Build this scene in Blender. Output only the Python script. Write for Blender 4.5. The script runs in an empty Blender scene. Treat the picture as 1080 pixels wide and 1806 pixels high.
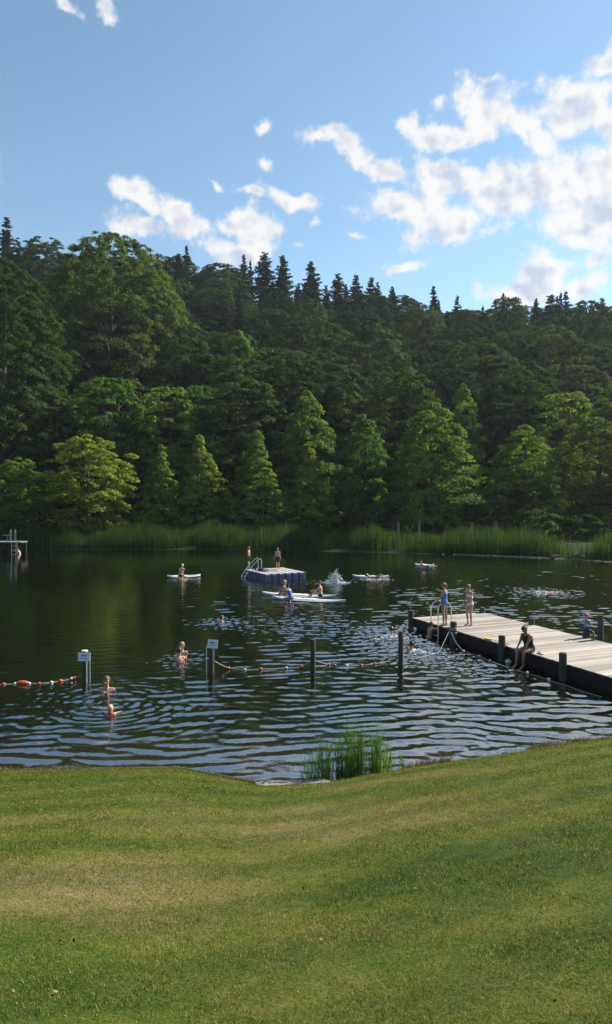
import bpy, math, random
import numpy as np
from mathutils import Vector, Matrix

# ------------------------------------------------------------------ camera
SC = bpy.context.scene
R = math.radians
F, CX, CY, ZC = 1250.0, 540.0, 903.0, 5.5
PITCH = math.atan((CY - 876.0) / F)
cam = bpy.data.cameras.new('camera')
cam.sensor_fit = 'VERTICAL'; cam.sensor_height = 36.0; cam.lens = 36.0 * F / 1806.0
cam.clip_start = 0.1; cam.clip_end = 9000
camo = bpy.data.objects.new('camera', cam); SC.collection.objects.link(camo)
camo.location = (0, 0, ZC); camo.rotation_euler = (math.pi / 2 - PITCH, 0, 0)
SC.camera = camo
SC.render.engine = 'CYCLES'
SC.cycles.use_denoising = True; SC.cycles.denoising_prefilter = 'NONE'
SC.cycles.max_bounces = 7; SC.cycles.diffuse_bounces = 1; SC.cycles.glossy_bounces = 2
SC.cycles.transmission_bounces = 4; SC.cycles.volume_bounces = 0; SC.cycles.transparent_max_bounces = 6
SC.cycles.caustics_reflective = False; SC.cycles.caustics_refractive = False
SC.view_settings.view_transform = 'Standard'; SC.view_settings.look = 'None'
SC.view_settings.exposure = 1.12; SC.view_settings.gamma = 1.0

def ray(px, py):
    cp, sp = math.cos(PITCH), math.sin(PITCH)
    a, b = px - CX, py - CY
    return Vector((a, F * cp - b * sp, -F * sp - b * cp))
def on(px, py, z=0.0):            # point of the horizontal plane z seen at a photo pixel
    d = ray(px, py); t = (z - ZC) / d.z
    return Vector((0, 0, ZC)) + d * t
def at(px, py, y):                # point at depth y
    d = ray(px, py); return Vector((0, 0, ZC)) + d * (y / d.y)

# ------------------------------------------------------------------ sun and sky
SUN_AZ, SUN_EL = R(63), R(39)     # azimuth clockwise from +Y
sd = Vector((math.sin(SUN_AZ) * math.cos(SUN_EL), math.cos(SUN_AZ) * math.cos(SUN_EL), math.sin(SUN_EL)))
sun = bpy.data.lights.new('sun', 'SUN'); sun.energy = 5.0; sun.angle = R(0.53); sun.color = (1.0, 0.93, 0.82)
suno = bpy.data.objects.new('sun', sun); SC.collection.objects.link(suno)
suno.rotation_euler = sd.to_track_quat('Z', 'Y').to_euler()

class NT:
    """tiny node-tree helper"""
    def __init__(s, tree): s.t = tree
    def n(s, typ, **kw):
        nd = s.t.nodes.new(typ)
        for k, v in kw.items(): setattr(nd, k, v)
        return nd
    def l(s, a, b): s.t.links.new(a, b)
    def m(s, op, a, b=None, c=None, clamp=False):
        nd = s.t.nodes.new('ShaderNodeMath'); nd.operation = op; nd.use_clamp = clamp
        for i, v in enumerate((a, b, c)):
            if v is None: continue
            if isinstance(v, (int, float)): nd.inputs[i].default_value = v
            else: s.l(v, nd.inputs[i])
        return nd.outputs[0]
    def mix(s, f, a, b, mode='MIX'):
        nd = s.t.nodes.new('ShaderNodeMix'); nd.data_type = 'RGBA'; nd.blend_type = mode
        for k, v in ((0, f), (6, a), (7, b)):
            if isinstance(v, (int, float)): nd.inputs[k].default_value = v
            elif isinstance(v, tuple): nd.inputs[k].default_value = (*v, 1) if len(v) == 3 else v
            else: s.l(v, nd.inputs[k])
        return nd.outputs[2]
    def noise(s, vec, scale, detail=3, rough=0.5, dist=0.0, out=0):
        nd = s.t.nodes.new('ShaderNodeTexNoise'); nd.inputs['Scale'].default_value = scale
        nd.inputs['Detail'].default_value = detail; nd.inputs['Roughness'].default_value = rough
        nd.inputs['Distortion'].default_value = dist
        if vec is not None: s.l(vec, nd.inputs['Vector'])
        return nd.outputs[out]
    def ramp(s, fac, stops):
        nd = s.t.nodes.new('ShaderNodeValToRGB'); e = nd.color_ramp.elements
        while len(e) < len(stops): e.new(0.5)
        for k, (p, c) in enumerate(stops):
            e[k].position = p; e[k].color = (*c, 1) if len(c) == 3 else c
        s.l(fac, nd.inputs[0]); return nd.outputs[0]
    def mapr(s, v, a, b, c=0.0, d=1.0, smooth=False):
        nd = s.t.nodes.new('ShaderNodeMapRange'); s.l(v, nd.inputs[0])
        if smooth: nd.interpolation_type = 'SMOOTHSTEP'
        for i, q in zip((1, 2, 3, 4), (a, b, c, d)): nd.inputs[i].default_value = q
        return nd.outputs[0]

W = bpy.data.worlds.new('World'); SC.world = W; W.use_nodes = True
W.node_tree.nodes.clear(); g = NT(W.node_tree)
out = g.n('ShaderNodeOutputWorld'); bg = g.n('ShaderNodeBackground')
SKY = 0.083
sky = g.n('ShaderNodeTexSky'); sky.sky_type = 'NISHITA'; sky.sun_disc = False
sky.sun_elevation = SUN_EL; sky.sun_rotation = SUN_AZ; sky.altitude = 0
sky.air_density = 1.0; sky.dust_density = 0.25; sky.ozone_density = 2.0
tc = g.n('ShaderNodeTexCoord'); sx = g.n('ShaderNodeSeparateXYZ'); g.l(tc.outputs['Generated'], sx.inputs[0])
az = g.m('ARCTAN2', sx.outputs[0], sx.outputs[1]); el = g.m('ARCSINE', sx.outputs[2])
cv = g.n('ShaderNodeCombineXYZ'); g.l(az, cv.inputs[0]); g.l(el, cv.inputs[1])
# clouds: (px, py, rx, ry, tilt) around compass bearings and heights read off the photograph
CL = [(722, 218, 34, 17, 0), (785, 232, 78, 24, 5), (775, 190, 22, 14, 0), (862, 200, 75, 42, 25), (935, 240, 70, 27, 25), (822, 172, 30, 18, 0),
      (1020, 200, 75, 42, 10), (1062, 118, 42, 20, -10), (1010, 180, 60, 26, 20), (1000, 330, 110, 60, 0), (1080, 300, 70, 50, 0),
      (1050, 385, 95, 38, 0), (900, 345, 95, 45, 8), (790, 318, 75, 34, 15), (720, 362, 110, 32, 5), (785, 398, 85, 34, 0), (1130, 240, 90, 70, 0), (1160, 340, 120, 90, 0),
      (690, 302, 55, 20, 22), (625, 272, 60, 22, 35), (568, 240, 50, 17, 12), (250, 350, 62, 21, 22), (320, 385, 70, 24, 25), (240, 400, 60, 24, 0),
      (440, 403, 66, 36, 0), (420, 440, 80, 24, 0), (515, 353, 62, 15, 12), (450, 342, 40, 9, 10), (965, 480, 70, 35, 0), (940, 510, 90, 34, 0), (1025, 505, 45, 28, 0),
      (1045, 462, 26, 10, 0), (708, 468, 42, 12, 0), (632, 427, 17, 8, 0), (556, 397, 22, 10, 0), (468, 294, 32, 9, 8), (460, 223, 17, 10, 0),
      (384, 328, 20, 6, 15), (851, 127, 18, 10, 0), (115, 10, 42, 10, 25), (185, 14, 28, 14, 20), (522, 427, 26, 9, 0), (945, 160, 26, 13, 0),
      # beyond the frame, seen only in the water, some added to brighten its reflections
      (1400, 60, 200, 80, 10), (420, -160, 230, 60, 8), (950, -200, 260, 75, -6), (60, -260, 200, 60, 5), (620, -480, 260, 80, 8), (1250, -350, 220, 90, 0), (1500, 330, 220, 90, 0), (700, -260, 220, 70, 8), (200, -420, 200, 60, -5), (-300, 250, 220, 60, 0), (1000, -520, 260, 80, 10)]
cur = None
wv = g.n('ShaderNodeVectorMath', operation='SCALE')
nz = g.n('ShaderNodeTexNoise'); nz.inputs['Scale'].default_value = 16; nz.inputs['Detail'].default_value = 3; g.l(cv.outputs[0], nz.inputs['Vector'])
sub = g.n('ShaderNodeVectorMath', operation='SUBTRACT'); g.l(nz.outputs['Color'], sub.inputs[0]); sub.inputs[1].default_value = (.5, .5, .5)
g.l(sub.outputs[0], wv.inputs[0]); wv.inputs['Scale'].default_value = 0.045
addv = g.n('ShaderNodeVectorMath', operation='ADD'); g.l(cv.outputs[0], addv.inputs[0]); g.l(wv.outputs[0], addv.inputs[1])
flat = g.n('ShaderNodeVectorMath', operation='MULTIPLY'); g.l(addv.outputs[0], flat.inputs[0]); flat.inputs[1].default_value = (1, 1, 0)
for (px, py, rx, ry, tl) in CL:
    d = ray(px, py).normalized()
    a0, e0 = math.atan2(d.x, d.y), math.asin(d.z)
    mp = g.n('ShaderNodeMapping'); mp.vector_type = 'TEXTURE'
    mp.inputs[1].default_value = (a0, e0, 0); mp.inputs[2].default_value = (0, 0, -R(tl)); mp.inputs[3].default_value = (rx / F * 1.16, ry / F * 1.22, 1)
    g.l(flat.outputs[0], mp.inputs[0])
    ln = g.n('ShaderNodeVectorMath', operation='LENGTH'); g.l(mp.outputs[0], ln.inputs[0])
    v = g.m('SUBTRACT', 1.0, ln.outputs['Value'])
    v = g.m('MULTIPLY', v, min(1.0, 0.35 + ry / 40.0))
    if cur is None: cur = v
    else: cur = g.m('SMOOTH_MAX', cur, v, 0.12)
def fbm(vec, sc, det, ro):
    return g.noise(vec, sc, det, ro)
n1 = fbm(cv.outputs[0], 24, 9, 0.62)
off = g.n('ShaderNodeVectorMath', operation='ADD'); g.l(cv.outputs[0], off.inputs[0]); off.inputs[1].default_value = (0.009, 0.010, 0)
n3 = fbm(cv.outputs[0], 17, 3, 0.5); n2 = fbm(off.outputs[0], 17, 3, 0.5)
dens = g.m('ADD', cur, g.m('MULTIPLY', g.m('SUBTRACT', n1, 0.5), 1.95))
mask = g.mapr(dens, 0.08, 0.58, 0, 1, True)
thick = g.mapr(dens, 0.42, 1.55, 0, 1, True)
lit = g.m('MULTIPLY', g.m('SUBTRACT', n3, n2), 2.4)
lit = g.m('ADD', lit, g.m('SUBTRACT', 1.0, g.m('MULTIPLY', thick, 0.34)))
lit = g.m('MINIMUM', g.m('MAXIMUM', lit, 0.62), 1.06)
ccol = g.mix(g.mapr(lit, 0.62, 1.02), (0.27, 0.305, 0.365), (0.445, 0.44, 0.435))
skyc = g.n('ShaderNodeVectorMath', operation='SCALE'); g.l(sky.outputs[0], skyc.inputs[0]); skyc.inputs['Scale'].default_value = SKY
# thin haze veil in the lower sky
veil = g.noise(cv.outputs[0], 3.2, 5, .55)
hs = g.n('ShaderNodeHueSaturation'); hs.inputs['Saturation'].default_value = 1.0; g.l(skyc.outputs[0], hs.inputs['Color'])
tint = g.mix(1.0, hs.outputs[0], (1.06, 1.12, 1.02), 'MULTIPLY')
vf = g.m('MULTIPLY', g.mapr(veil, 0.42, 0.8, 0, 1, True), g.m('MULTIPLY', g.mapr(el, 0.65, 0.2, 0.03, 0.22), g.mapr(el, 0.0, 0.05)))
base = g.mix(vf, tint, (0.27, 0.33, 0.41))
colr = g.mix(g.m('MULTIPLY', mask, 0.96), base, ccol)
g.l(colr, bg.inputs[0]); bg.inputs[1].default_value = 1.0
g.l(bg.outputs[0], out.inputs[0])

# ------------------------------------------------------------------ helpers
COL = SC.collection
def col(o): COL.objects.link(o); return o
def tag(o, label=None, cat=None, group=None, kind=None):
    if label: o['label'] = label
    if cat: o['category'] = cat
    if group: o['group'] = group
    if kind: o['kind'] = kind
    return o
def mesh_np(name, V, faces_n, n_per, mat=None, parent=None, smooth=False, mats=None, midx=None):
    """V (n,3) float; faces_n flat int array of face vertex ids, n_per verts a face"""
    me = bpy.data.meshes.new(name)
    V = np.asarray(V, np.float32); L = np.asarray(faces_n, np.int32).ravel(); nf = len(L) // n_per
    me.vertices.add(len(V)); me.vertices.foreach_set('co', V.ravel())
    me.loops.add(len(L)); me.loops.foreach_set('vertex_index', L)
    me.polygons.add(nf); me.polygons.foreach_set('loop_start', np.arange(nf, dtype=np.int32) * n_per)
    me.polygons.foreach_set('loop_total', np.full(nf, n_per, np.int32))
    if smooth: me.polygons.foreach_set('use_smooth', np.ones(nf, bool))
    for m in (mats or ([mat] if mat else [])): me.materials.append(m)
    if midx is not None: me.polygons.foreach_set('material_index', np.asarray(midx, np.int32))
    me.update(calc_edges=True)
    o = col(bpy.data.objects.new(name, me))
    if parent: o.parent = parent
    return o
class MB:
    """collects simple solids into one mesh"""
    def __init__(s): s.v = []; s.f = []; s.mi = []
    def _add(s, vs, fs, mi=0):
        b = len(s.v); s.v += [tuple(v) for v in vs]; s.f += [tuple(b + i for i in f) for f in fs]; s.mi += [mi] * len(fs)
    def box(s, c, size, rz=0.0, mi=0, M=None, bev=0.0):
        hx, hy, hz = size[0] / 2, size[1] / 2, size[2] / 2
        if bev:
            b = min(bev, hx * .9, hy * .9, hz * .9); rings = []
            for z, i in ((-hz, b), (-hz + b, 0), (hz - b, 0), (hz, b)):
                x, y = hx - i, hy - i
                rings.append([(-x + b * (i == 0), -y, z), (x - b * (i == 0), -y, z), (x, -y + b * (i == 0), z), (x, y - b * (i == 0), z), (x - b * (i == 0), y, z), (-x + b * (i == 0), y, z), (-x, y - b * (i == 0), z), (-x, -y + b * (i == 0), z)])
            vs = [p for r in rings for p in r]; fs = [tuple(range(7, -1, -1)), tuple(range(24, 32))]
            for k in range(3):
                for j in range(8): a = k * 8 + j; n = k * 8 + (j + 1) % 8; fs.append((a, n, n + 8, a + 8))
        else:
            vs = [(x, y, z) for z in (-hz, hz) for (x, y) in ((-hx, -hy), (hx, -hy), (hx, hy), (-hx, hy))]
            fs = [(3, 2, 1, 0), (4, 5, 6, 7), (0, 1, 5, 4), (1, 2, 6, 5), (2, 3, 7, 6), (3, 0, 4, 7)]
        T = M or (Matrix.Translation(Vector(c)) @ Matrix.Rotation(rz, 4, 'Z'))
        s._add([T @ Vector(v) for v in vs], fs, mi); return s
    def tube(s, pts, rad, n=10, cap=True, mi=0):
        pts = [Vector(p) for p in pts]; rad = rad if isinstance(rad, (list, tuple)) else [rad] * len(pts)
        vs = []; up = None
        for i, p in enumerate(pts):
            t = (pts[min(i + 1, len(pts) - 1)] - pts[max(i - 1, 0)]).normalized()
            if up is None: up = Vector((0, 0, 1)) if abs(t.z) < .9 else Vector((1, 0, 0))
            a = t.cross(up).normalized(); b = t.cross(a).normalized(); up = -b if False else up - t * up.dot(t)
            up = up.normalized() if up.length > 1e-4 else a
            a = t.cross(up).normalized(); b = up
            for k in range(n):
                w = 2 * math.pi * k / n; vs.append(p + (a * math.cos(w) + b * math.sin(w)) * rad[i])
        fs = []
        for i in range(len(pts) - 1):
            for k in range(n): fs.append((i * n + k, i * n + (k + 1) % n, (i + 1) * n + (k + 1) % n, (i + 1) * n + k))
        if cap: fs.append(tuple(range(n - 1, -1, -1))); fs.append(tuple((len(pts) - 1) * n + k for k in range(n)))
        s._add(vs, fs, mi); return s
    def ball(s, c, r, n=12, m=8, mi=0):
        r = r if isinstance(r, (tuple, list)) else (r, r, r); vs = [(c[0], c[1], c[2] - r[2])]; fs = []
        for i in range(1, m):
            ph = -math.pi / 2 + math.pi * i / m
            for k in range(n):
                w = 2 * math.pi * k / n; vs.append((c[0] + r[0] * math.cos(ph) * math.cos(w), c[1] + r[1] * math.cos(ph) * math.sin(w), c[2] + r[2] * math.sin(ph)))
        vs.append((c[0], c[1], c[2] + r[2])); N = len(vs) - 1
        for k in range(n): fs.append((0, 1 + (k + 1) % n, 1 + k)); fs.append((N, N - n + k, N - n + (k + 1) % n))
        for i in range(m - 2):
            for k in range(n): a = 1 + i * n + k; b = 1 + i * n + (k + 1) % n; fs.append((a, b, b + n, a + n))
        s._add(vs, fs, mi); return s
    def build(s, name, mat, parent=None, smooth=True):
        me = bpy.data.meshes.new(name); me.from_pydata(s.v, [], s.f)
        for m in (mat if isinstance(mat, (list, tuple)) else [mat]): me.materials.append(m)
        me.polygons.foreach_set('material_index', s.mi)
        if smooth:
            me.polygons.foreach_set('use_smooth', [True] * len(me.polygons)); me.update()
            try: me.set_sharp_from_angle(angle=R(38))
            except Exception: pass
        me.update(); o = col(bpy.data.objects.new(name, me))
        if parent: o.parent = parent
        return o
def empty(name, loc, rz=0.0):
    o = col(bpy.data.objects.new(name, None)); o.location = loc; o.rotation_euler = (0, 0, rz); o.empty_display_size = .2; return o
def mat(name, color, rough=0.6, spec=0.5, metal=0.0, noise=None, bump=None):
    """principled; noise=(scale, color2, amount), bump=(scale, strength, dist)"""
    m = bpy.data.materials.new(name); m.use_nodes = True; t = NT(m.node_tree); p = m.node_tree.nodes['Principled BSDF']
    p.inputs['Base Color'].default_value = (*color, 1); p.inputs['Roughness'].default_value = rough
    p.inputs['Specular IOR Level'].default_value = spec; p.inputs['Metallic'].default_value = metal
    tcn = t.n('ShaderNodeTexCoord')
    if noise:
        nn = t.noise(tcn.outputs['Object'], noise[0], 5, .6)
        t.l(t.mix(t.mapr(nn, .5 - noise[2] / 2, .5 + noise[2] / 2), color, noise[1]), p.inputs['Base Color'])
    if bump:
        b = t.n('ShaderNodeBump'); b.inputs['Strength'].default_value = bump[1]; b.inputs['Distance'].default_value = bump[2]
        t.l(t.noise(tcn.outputs['Object'], bump[0], 5, .6), b.inputs['Height']); t.l(b.outputs[0], p.inputs['Normal'])
    return m

# ------------------------------------------------------------------ the lie of the land
SHX = np.array([-60, -30, -12, -6.05, -4.2, -2.5, -1.6, -.75, .35, 1.8, 2.9, 4.3, 5.6, 6.9, 9, 14, 30, 60])
SHY = np.array([13.6, 13.8, 13.95, 14.0, 14.1, 14.15, 13.72, 13.3, 13.45, 14.06, 14.5, 15.0, 15.5, 15.95, 16.6, 18, 20, 22])
def shore(x): return np.interp(x, SHX, SHY)
def hashn(x, y, s):             # value noise
    xi, yi = np.floor(x / s), np.floor(y / s); fx, fy = x / s - xi, y / s - yi
    fx, fy = fx * fx * (3 - 2 * fx), fy * fy * (3 - 2 * fy)
    def h(a, b):
        v = np.sin(a * 127.1 + b * 311.7 + s * 74.7) * 43758.5453; return v - np.floor(v)
    return (h(xi, yi) * (1 - fx) + h(xi + 1, yi) * fx) * (1 - fy) + (h(xi, yi + 1) * (1 - fx) + h(xi + 1, yi + 1) * fx) * fy - .5
def lawn_z(x, y):
    d = shore(x) - y
    z = 0.07 + 0.262 * np.maximum(d, 0) - 0.16 * np.exp(-np.maximum(d, 0) / .8) + 0.1
    z = np.where(d > 14, 0.07 + .1 + .262 * 14 + .12 * (d - 14), z)
    z = np.where(d < 0, 0.01 + 0.55 * d, z)
    return z + hashn(x, y, 4.5) * .02 * np.clip(d / 2, 0, 1) + hashn(x, y, .6) * .02 * np.clip(d, 0, 1)
FX = np.array([-200, -60, -32, -2.3, 14, 18.7, 23, 25.8, 40, 80])
FY = np.array([72, 74, 74.7, 73, 67.4, 64.9, 62.5, 59.3, 50, 40])
def fshore(x): return np.interp(x, FX, FY)
RX = np.array([-400, -86, -70, -54, -35, -16, 3, 26, 50, 86, 400]); RZ = np.array([66, 60, 60, 60, 58, 55, 52, 47.5, 46.5, 45.5, 48])
def hill_z(x, y):
    d0 = y - fshore(x)
    bank = np.clip(d0, -1, 8) * .12 + .02
    rz = np.interp(x, RX, RZ) - 1.5
    t = np.clip((y - 90) / 115, 0, 1)
    s = t * (1 - .12 * np.cos(t * math.pi)) / 1.12 * 1.0
    h = 1.0 + rz * s - np.maximum(y - 215, 0) * .03 + hashn(x, y, 23) * 5 * np.clip(t * 3, 0, 1)
    return np.where(d0 < 8, bank, np.maximum(bank, np.where(y > 88, h, 1.0 + hashn(x, y, 9) * .3)))

def grid(name, xs, ys, zf, m, smooth=True):
    X, Y = np.meshgrid(xs, ys); Z = zf(X, Y); nx, ny = len(xs), len(ys)
    i = np.arange(ny - 1)[:, None] * nx + np.arange(nx - 1)[None]
    return mesh_np(name, np.stack([X, Y, Z], -1).reshape(-1, 3), np.stack([i, i + 1, i + nx + 1, i + nx], -1), 4, m, smooth=smooth)

# --- lawn
m_lawn = bpy.data.materials.new('lawn turf'); m_lawn.use_nodes = True; t = NT(m_lawn.node_tree); p = m_lawn.node_tree.nodes['Principled BSDF']
def turf_color(t, dark=1.0):
    geo = t.n('ShaderNodeNewGeometry'); mp = t.n('ShaderNodeMapping'); mp.inputs[2].default_value = (0, 0, R(-28)); mp.inputs[3].default_value = (.55, 1.1, 0)
    t.l(geo.outputs['Position'], mp.inputs[0])
    big = t.m('ADD', t.noise(mp.outputs[0], .62, 8, .72, .3), t.m('MULTIPLY', t.m('SUBTRACT', t.noise(geo.outputs['Position'], 5.5, 6, .8), .5), .62))
    sx = t.n('ShaderNodeSeparateXYZ'); t.l(geo.outputs['Position'], sx.inputs[0])
    # two worn dry swathes across the slope
    def blob(cx, cy, rx, ry, rot):
        q = t.n('ShaderNodeMapping'); q.vector_type = 'TEXTURE'; q.inputs[1].default_value = (cx, cy, 0); q.inputs[2].default_value = (0, 0, R(rot)); q.inputs[3].default_value = (rx, ry, 1)
        f = t.n('ShaderNodeVectorMath', operation='MULTIPLY'); f.inputs[1].default_value = (1, 1, 0); t.l(geo.outputs['Position'], f.inputs[0]); t.l(f.outputs[0], q.inputs[0])
        ln = t.n('ShaderNodeVectorMath', operation='LENGTH'); t.l(q.outputs[0], ln.inputs[0]); return t.m('SUBTRACT', 1, ln.outputs['Value'], clamp=True)
    b = t.m('ADD', blob(-1.9, 5.9, 3.2, 1.3, 24), blob(.4, 9.0, 3.0, 1.7, 12)); b = t.m('ADD', b, blob(2.0, 12.0, 2.6, .8, 8)); b = t.m('ADD', b, t.m('MULTIPLY', blob(-4, 8, 3, 1.6, 0), .6))
    b = t.m('SUBTRACT', b, t.m('MULTIPLY', blob(2.2, 6.6, 2.6, .9, 18), .3)); b = t.m('SUBTRACT', b, t.m('MULTIPLY', blob(-3.5, 11.6, 4.5, .9, 0), .4))
    dry = t.m('ADD', t.m('MULTIPLY', b, .34), big)
    c = t.ramp(dry, [(.26, (.034, .068, .007)), (.44, (.066, .104, .011)), (.60, (.112, .128, .022)), (.76, (.170, .150, .058)), (.94, (.23, .185, .095))])
    q = t.n('ShaderNodeMapping'); q.inputs[2].default_value = (0, 0, R(62)); t.l(geo.outputs['Position'], q.inputs[0])
    wv_ = t.n('ShaderNodeTexWave'); wv_.inputs['Scale'].default_value = .30; wv_.inputs['Distortion'].default_value = 2.2; wv_.inputs['Detail'].default_value = 4; wv_.inputs['Detail Scale'].default_value = 2.5; t.l(q.outputs[0], wv_.inputs['Vector'])
    c = t.mix(t.mapr(wv_.outputs['Fac'], .25, .75), t.mix(1.0, c, (.78, .85, .78), 'MULTIPLY'), t.mix(1.0, c, (1.06, 1.05, 1.0), 'MULTIPLY'))
    return c, geo, dry
c, geo, dry = turf_color(t)
fine = t.noise(geo.outputs['Position'], 38, 5, .7)
soil = t.noise(geo.outputs['Position'], 7, 4, .7)
c = t.mix(t.mapr(fine, .35, .7), t.mix(1.0, c, (.38, .38, .32), 'MULTIPLY'), c)
c = t.mix(t.m('MULTIPLY', t.mapr(soil, .68, .76), .6), c, (.10, .075, .045))
sp = t.n('ShaderNodeSeparateXYZ'); t.l(geo.outputs['Position'], sp.inputs[0])
c = t.mix(t.mapr(sp.outputs[2], .11, .07), c, (.075, .055, .035))
t.l(c, p.inputs['Base Color']); p.inputs['Roughness'].default_value = .95; p.inputs['Specular IOR Level'].default_value = .15
bp = t.n('ShaderNodeBump'); bp.inputs['Strength'].default_value = .8; bp.inputs['Distance'].default_value = .03; t.l(fine, bp.inputs['Height']); t.l(bp.outputs[0], p.inputs['Normal'])
xs = np.concatenate([np.linspace(-60, -13, 30), np.arange(-12.8, 13, .16), np.linspace(13.2, 60, 30)])
ys = np.concatenate([np.linspace(-60, 1.5, 30), np.arange(1.7, 18, .16), np.linspace(18.2, 27, 20)])
lawn = tag(grid('lawn', xs, ys, lawn_z, m_lawn), 'sloping mown lawn with dry straw-coloured patches', kind='structure')

# --- grass blades
m_gr = bpy.data.materials.new('grass blades'); m_gr.use_nodes = True; t = NT(m_gr.node_tree); p = m_gr.node_tree.nodes['Principled BSDF']
c, geo, dry = turf_color(t)
at_ = t.n('ShaderNodeAttribute'); at_.attribute_name = 'rnd'
c = t.mix(t.mapr(at_.outputs['Fac'], .62, 1.0), c, (.34, .30, .15))
c = t.mix(t.mapr(at_.outputs['Fac'], 0, .5, 1, 0), c, t.mix(1.0, c, (.55, .8, .45), 'MULTIPLY'))
c = t.mix(1.0, c, (1.62, 1.50, 1.15), 'MULTIPLY')
clp = t.noise(geo.outputs['Position'], 11, 4, .75); c = t.mix(t.mapr(clp, .36, .62), t.mix(1.0, c, (.50, .58, .42), 'MULTIPLY'), c)
clq = t.noise(geo.outputs['Position'], 4.5, 5, .75); c = t.mix(t.m('MULTIPLY', t.mapr(clq, .55, .72), .6), c, (.30, .25, .13))
df = t.n('ShaderNodeBsdfDiffuse'); tr = t.n('ShaderNodeBsdfTranslucent'); ms = t.n('ShaderNodeMixShader'); ms.inputs[0].default_value = .4
t.l(c, df.inputs[0]); t.l(c, tr.inputs[0]); t.l(df.outputs[0], ms.inputs[1]); t.l(tr.outputs[0], ms.inputs[2]); t.l(ms.outputs[0], m_gr.node_tree.nodes['Material Output'].inputs[0])
rng = np.random.default_rng(5)
def blades(name, X, Y, Z, h, w, mt, lean=.6, rnd=None, seg=1):
    n = len(X); a = rng.uniform(0, 2 * math.pi, n); la = rng.uniform(0, 2 * math.pi, n); ll = rng.uniform(.1, 1, n) * lean
    wx, wy = np.cos(a) * w / 2, np.sin(a) * w / 2; dx, dy = np.cos(la) * ll * h, np.sin(la) * ll * h
    rnd = rng.random(n) if rnd is None else rnd
    if seg == 1:
        V = np.stack([np.stack([X - wx, Y - wy, Z], -1), np.stack([X + wx, Y + wy, Z], -1), np.stack([X + dx, Y + dy, Z + h], -1)], 1).reshape(-1, 3)
        o = mesh_np(name, V, np.arange(3 * n), 3, mt); k = 3
    else:
        fr = (0, .5, 1.0); P = []
        for f in fr:
            q = f * f; ww = (1 - f * .75) if f < 1 else .12
            P += [np.stack([X - wx * ww + dx * q, Y - wy * ww + dy * q, Z + h * f], -1), np.stack([X + wx * ww + dx * q, Y + wy * ww + dy * q, Z + h * f], -1)]
        V = np.stack(P, 1).reshape(-1, 3); b = np.arange(n)[:, None] * 6
        L = np.concatenate([b + np.array([[0, 1, 3, 2]]), b + np.array([[2, 3, 5, 4]])], 1); o = mesh_np(name, V, L, 4, mt); k = 6
    at0 = o.data.attributes.new('rnd', 'FLOAT', 'POINT'); at0.data.foreach_set('value', np.repeat(rnd, k).astype(np.float32))
    return o
NG = 520000
y = 2.2 + (rng.random(NG) ** .9) * 14.0; hw = y * .5 + .9; x = rng.uniform(-1, 1, NG) * hw
k = ((shore(x) - y) > .02 + .16 * (hashn(x, y, .3) + .5)) & ~((np.abs(x + .2) < .72) & (shore(x) - y < .36)); x, y = x[k], y[k]; z = lawn_z(x, y)
pat = hashn(x, y, .45) + .7 * hashn(x, y, .16); h = rng.uniform(.012, .027, len(x)) * (1 + pat * .7); h = np.where(shore(x) - y < .5, h * 1.5, h)
tag(blades('grass', x, y, z - .004, h, .003 + y * .00055, m_gr, 1.1), 'short mown grass on the lawn', kind='stuff')
# rough fringe where the lawn meets the water
n = 22000; x = rng.uniform(-9, 12, n); clump = hashn(x, x * 0, .35); keep = rng.random(n) < np.clip(.3 + clump * 2.0, .04, 1); x = x[keep]
x = x[(x < -1.0) | (x > .9)]
y = shore(x) - np.abs(rng.normal(0, .14, len(x))) + .05; z = lawn_z(x, y)
m_weed = bpy.data.materials.new('bank weeds'); m_weed.use_nodes = True; t = NT(m_weed.node_tree)
at_ = t.n('ShaderNodeAttribute'); at_.attribute_name = 'rnd'
c = t.ramp(at_.outputs['Fac'], [(0, (.045, .055, .015)), (.4, (.10, .085, .035)), (.75, (.19, .135, .07)), (1, (.27, .20, .12))])
df = t.n('ShaderNodeBsdfDiffuse'); tr = t.n('ShaderNodeBsdfTranslucent'); ms = t.n('ShaderNodeMixShader'); ms.inputs[0].default_value = .35
t.l(c, df.inputs[0]); t.l(c, tr.inputs[0]); t.l(df.outputs[0], ms.inputs[1]); t.l(tr.outputs[0], ms.inputs[2]); t.l(ms.outputs[0], m_weed.node_tree.nodes['Material Output'].inputs[0])
tag(blades('bank_weeds', x, y, z - .02, rng.uniform(.03, .15, len(x)) * (1 + (x > 1)*.3), .012, m_weed, .7, seg=2), 'ragged brown and green weeds along the water edge', kind='stuff')

# --- far ground
m_hill = mat('woodland floor', (.016, .020, .010), 1.0, .1, noise=(.3, (.028, .034, .014), .5))
xs = np.concatenate([np.linspace(-420, -130, 30), np.arange(-125, 126, 3.0), np.linspace(130, 420, 30)])
ys = np.concatenate([np.arange(40, 96, 1.5), np.arange(97, 240, 3.5), np.linspace(245, 600, 24)])
tag(grid('hillside', xs, ys, lambda X, Y: np.where(Y - fshore(X) < -3, -1.2, hill_z(X, Y)), m_hill), 'steep wooded hillside', kind='structure')
m_base = mat('far ground', (.05, .06, .025), 1.0, .1, noise=(.01, (.08, .09, .04), .5))
xs = np.linspace(-4000, 4000, 9); tag(grid('ground', xs, xs, lambda X, Y: X * 0 - 6.0, m_base), 'ground', kind='structure')

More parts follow.
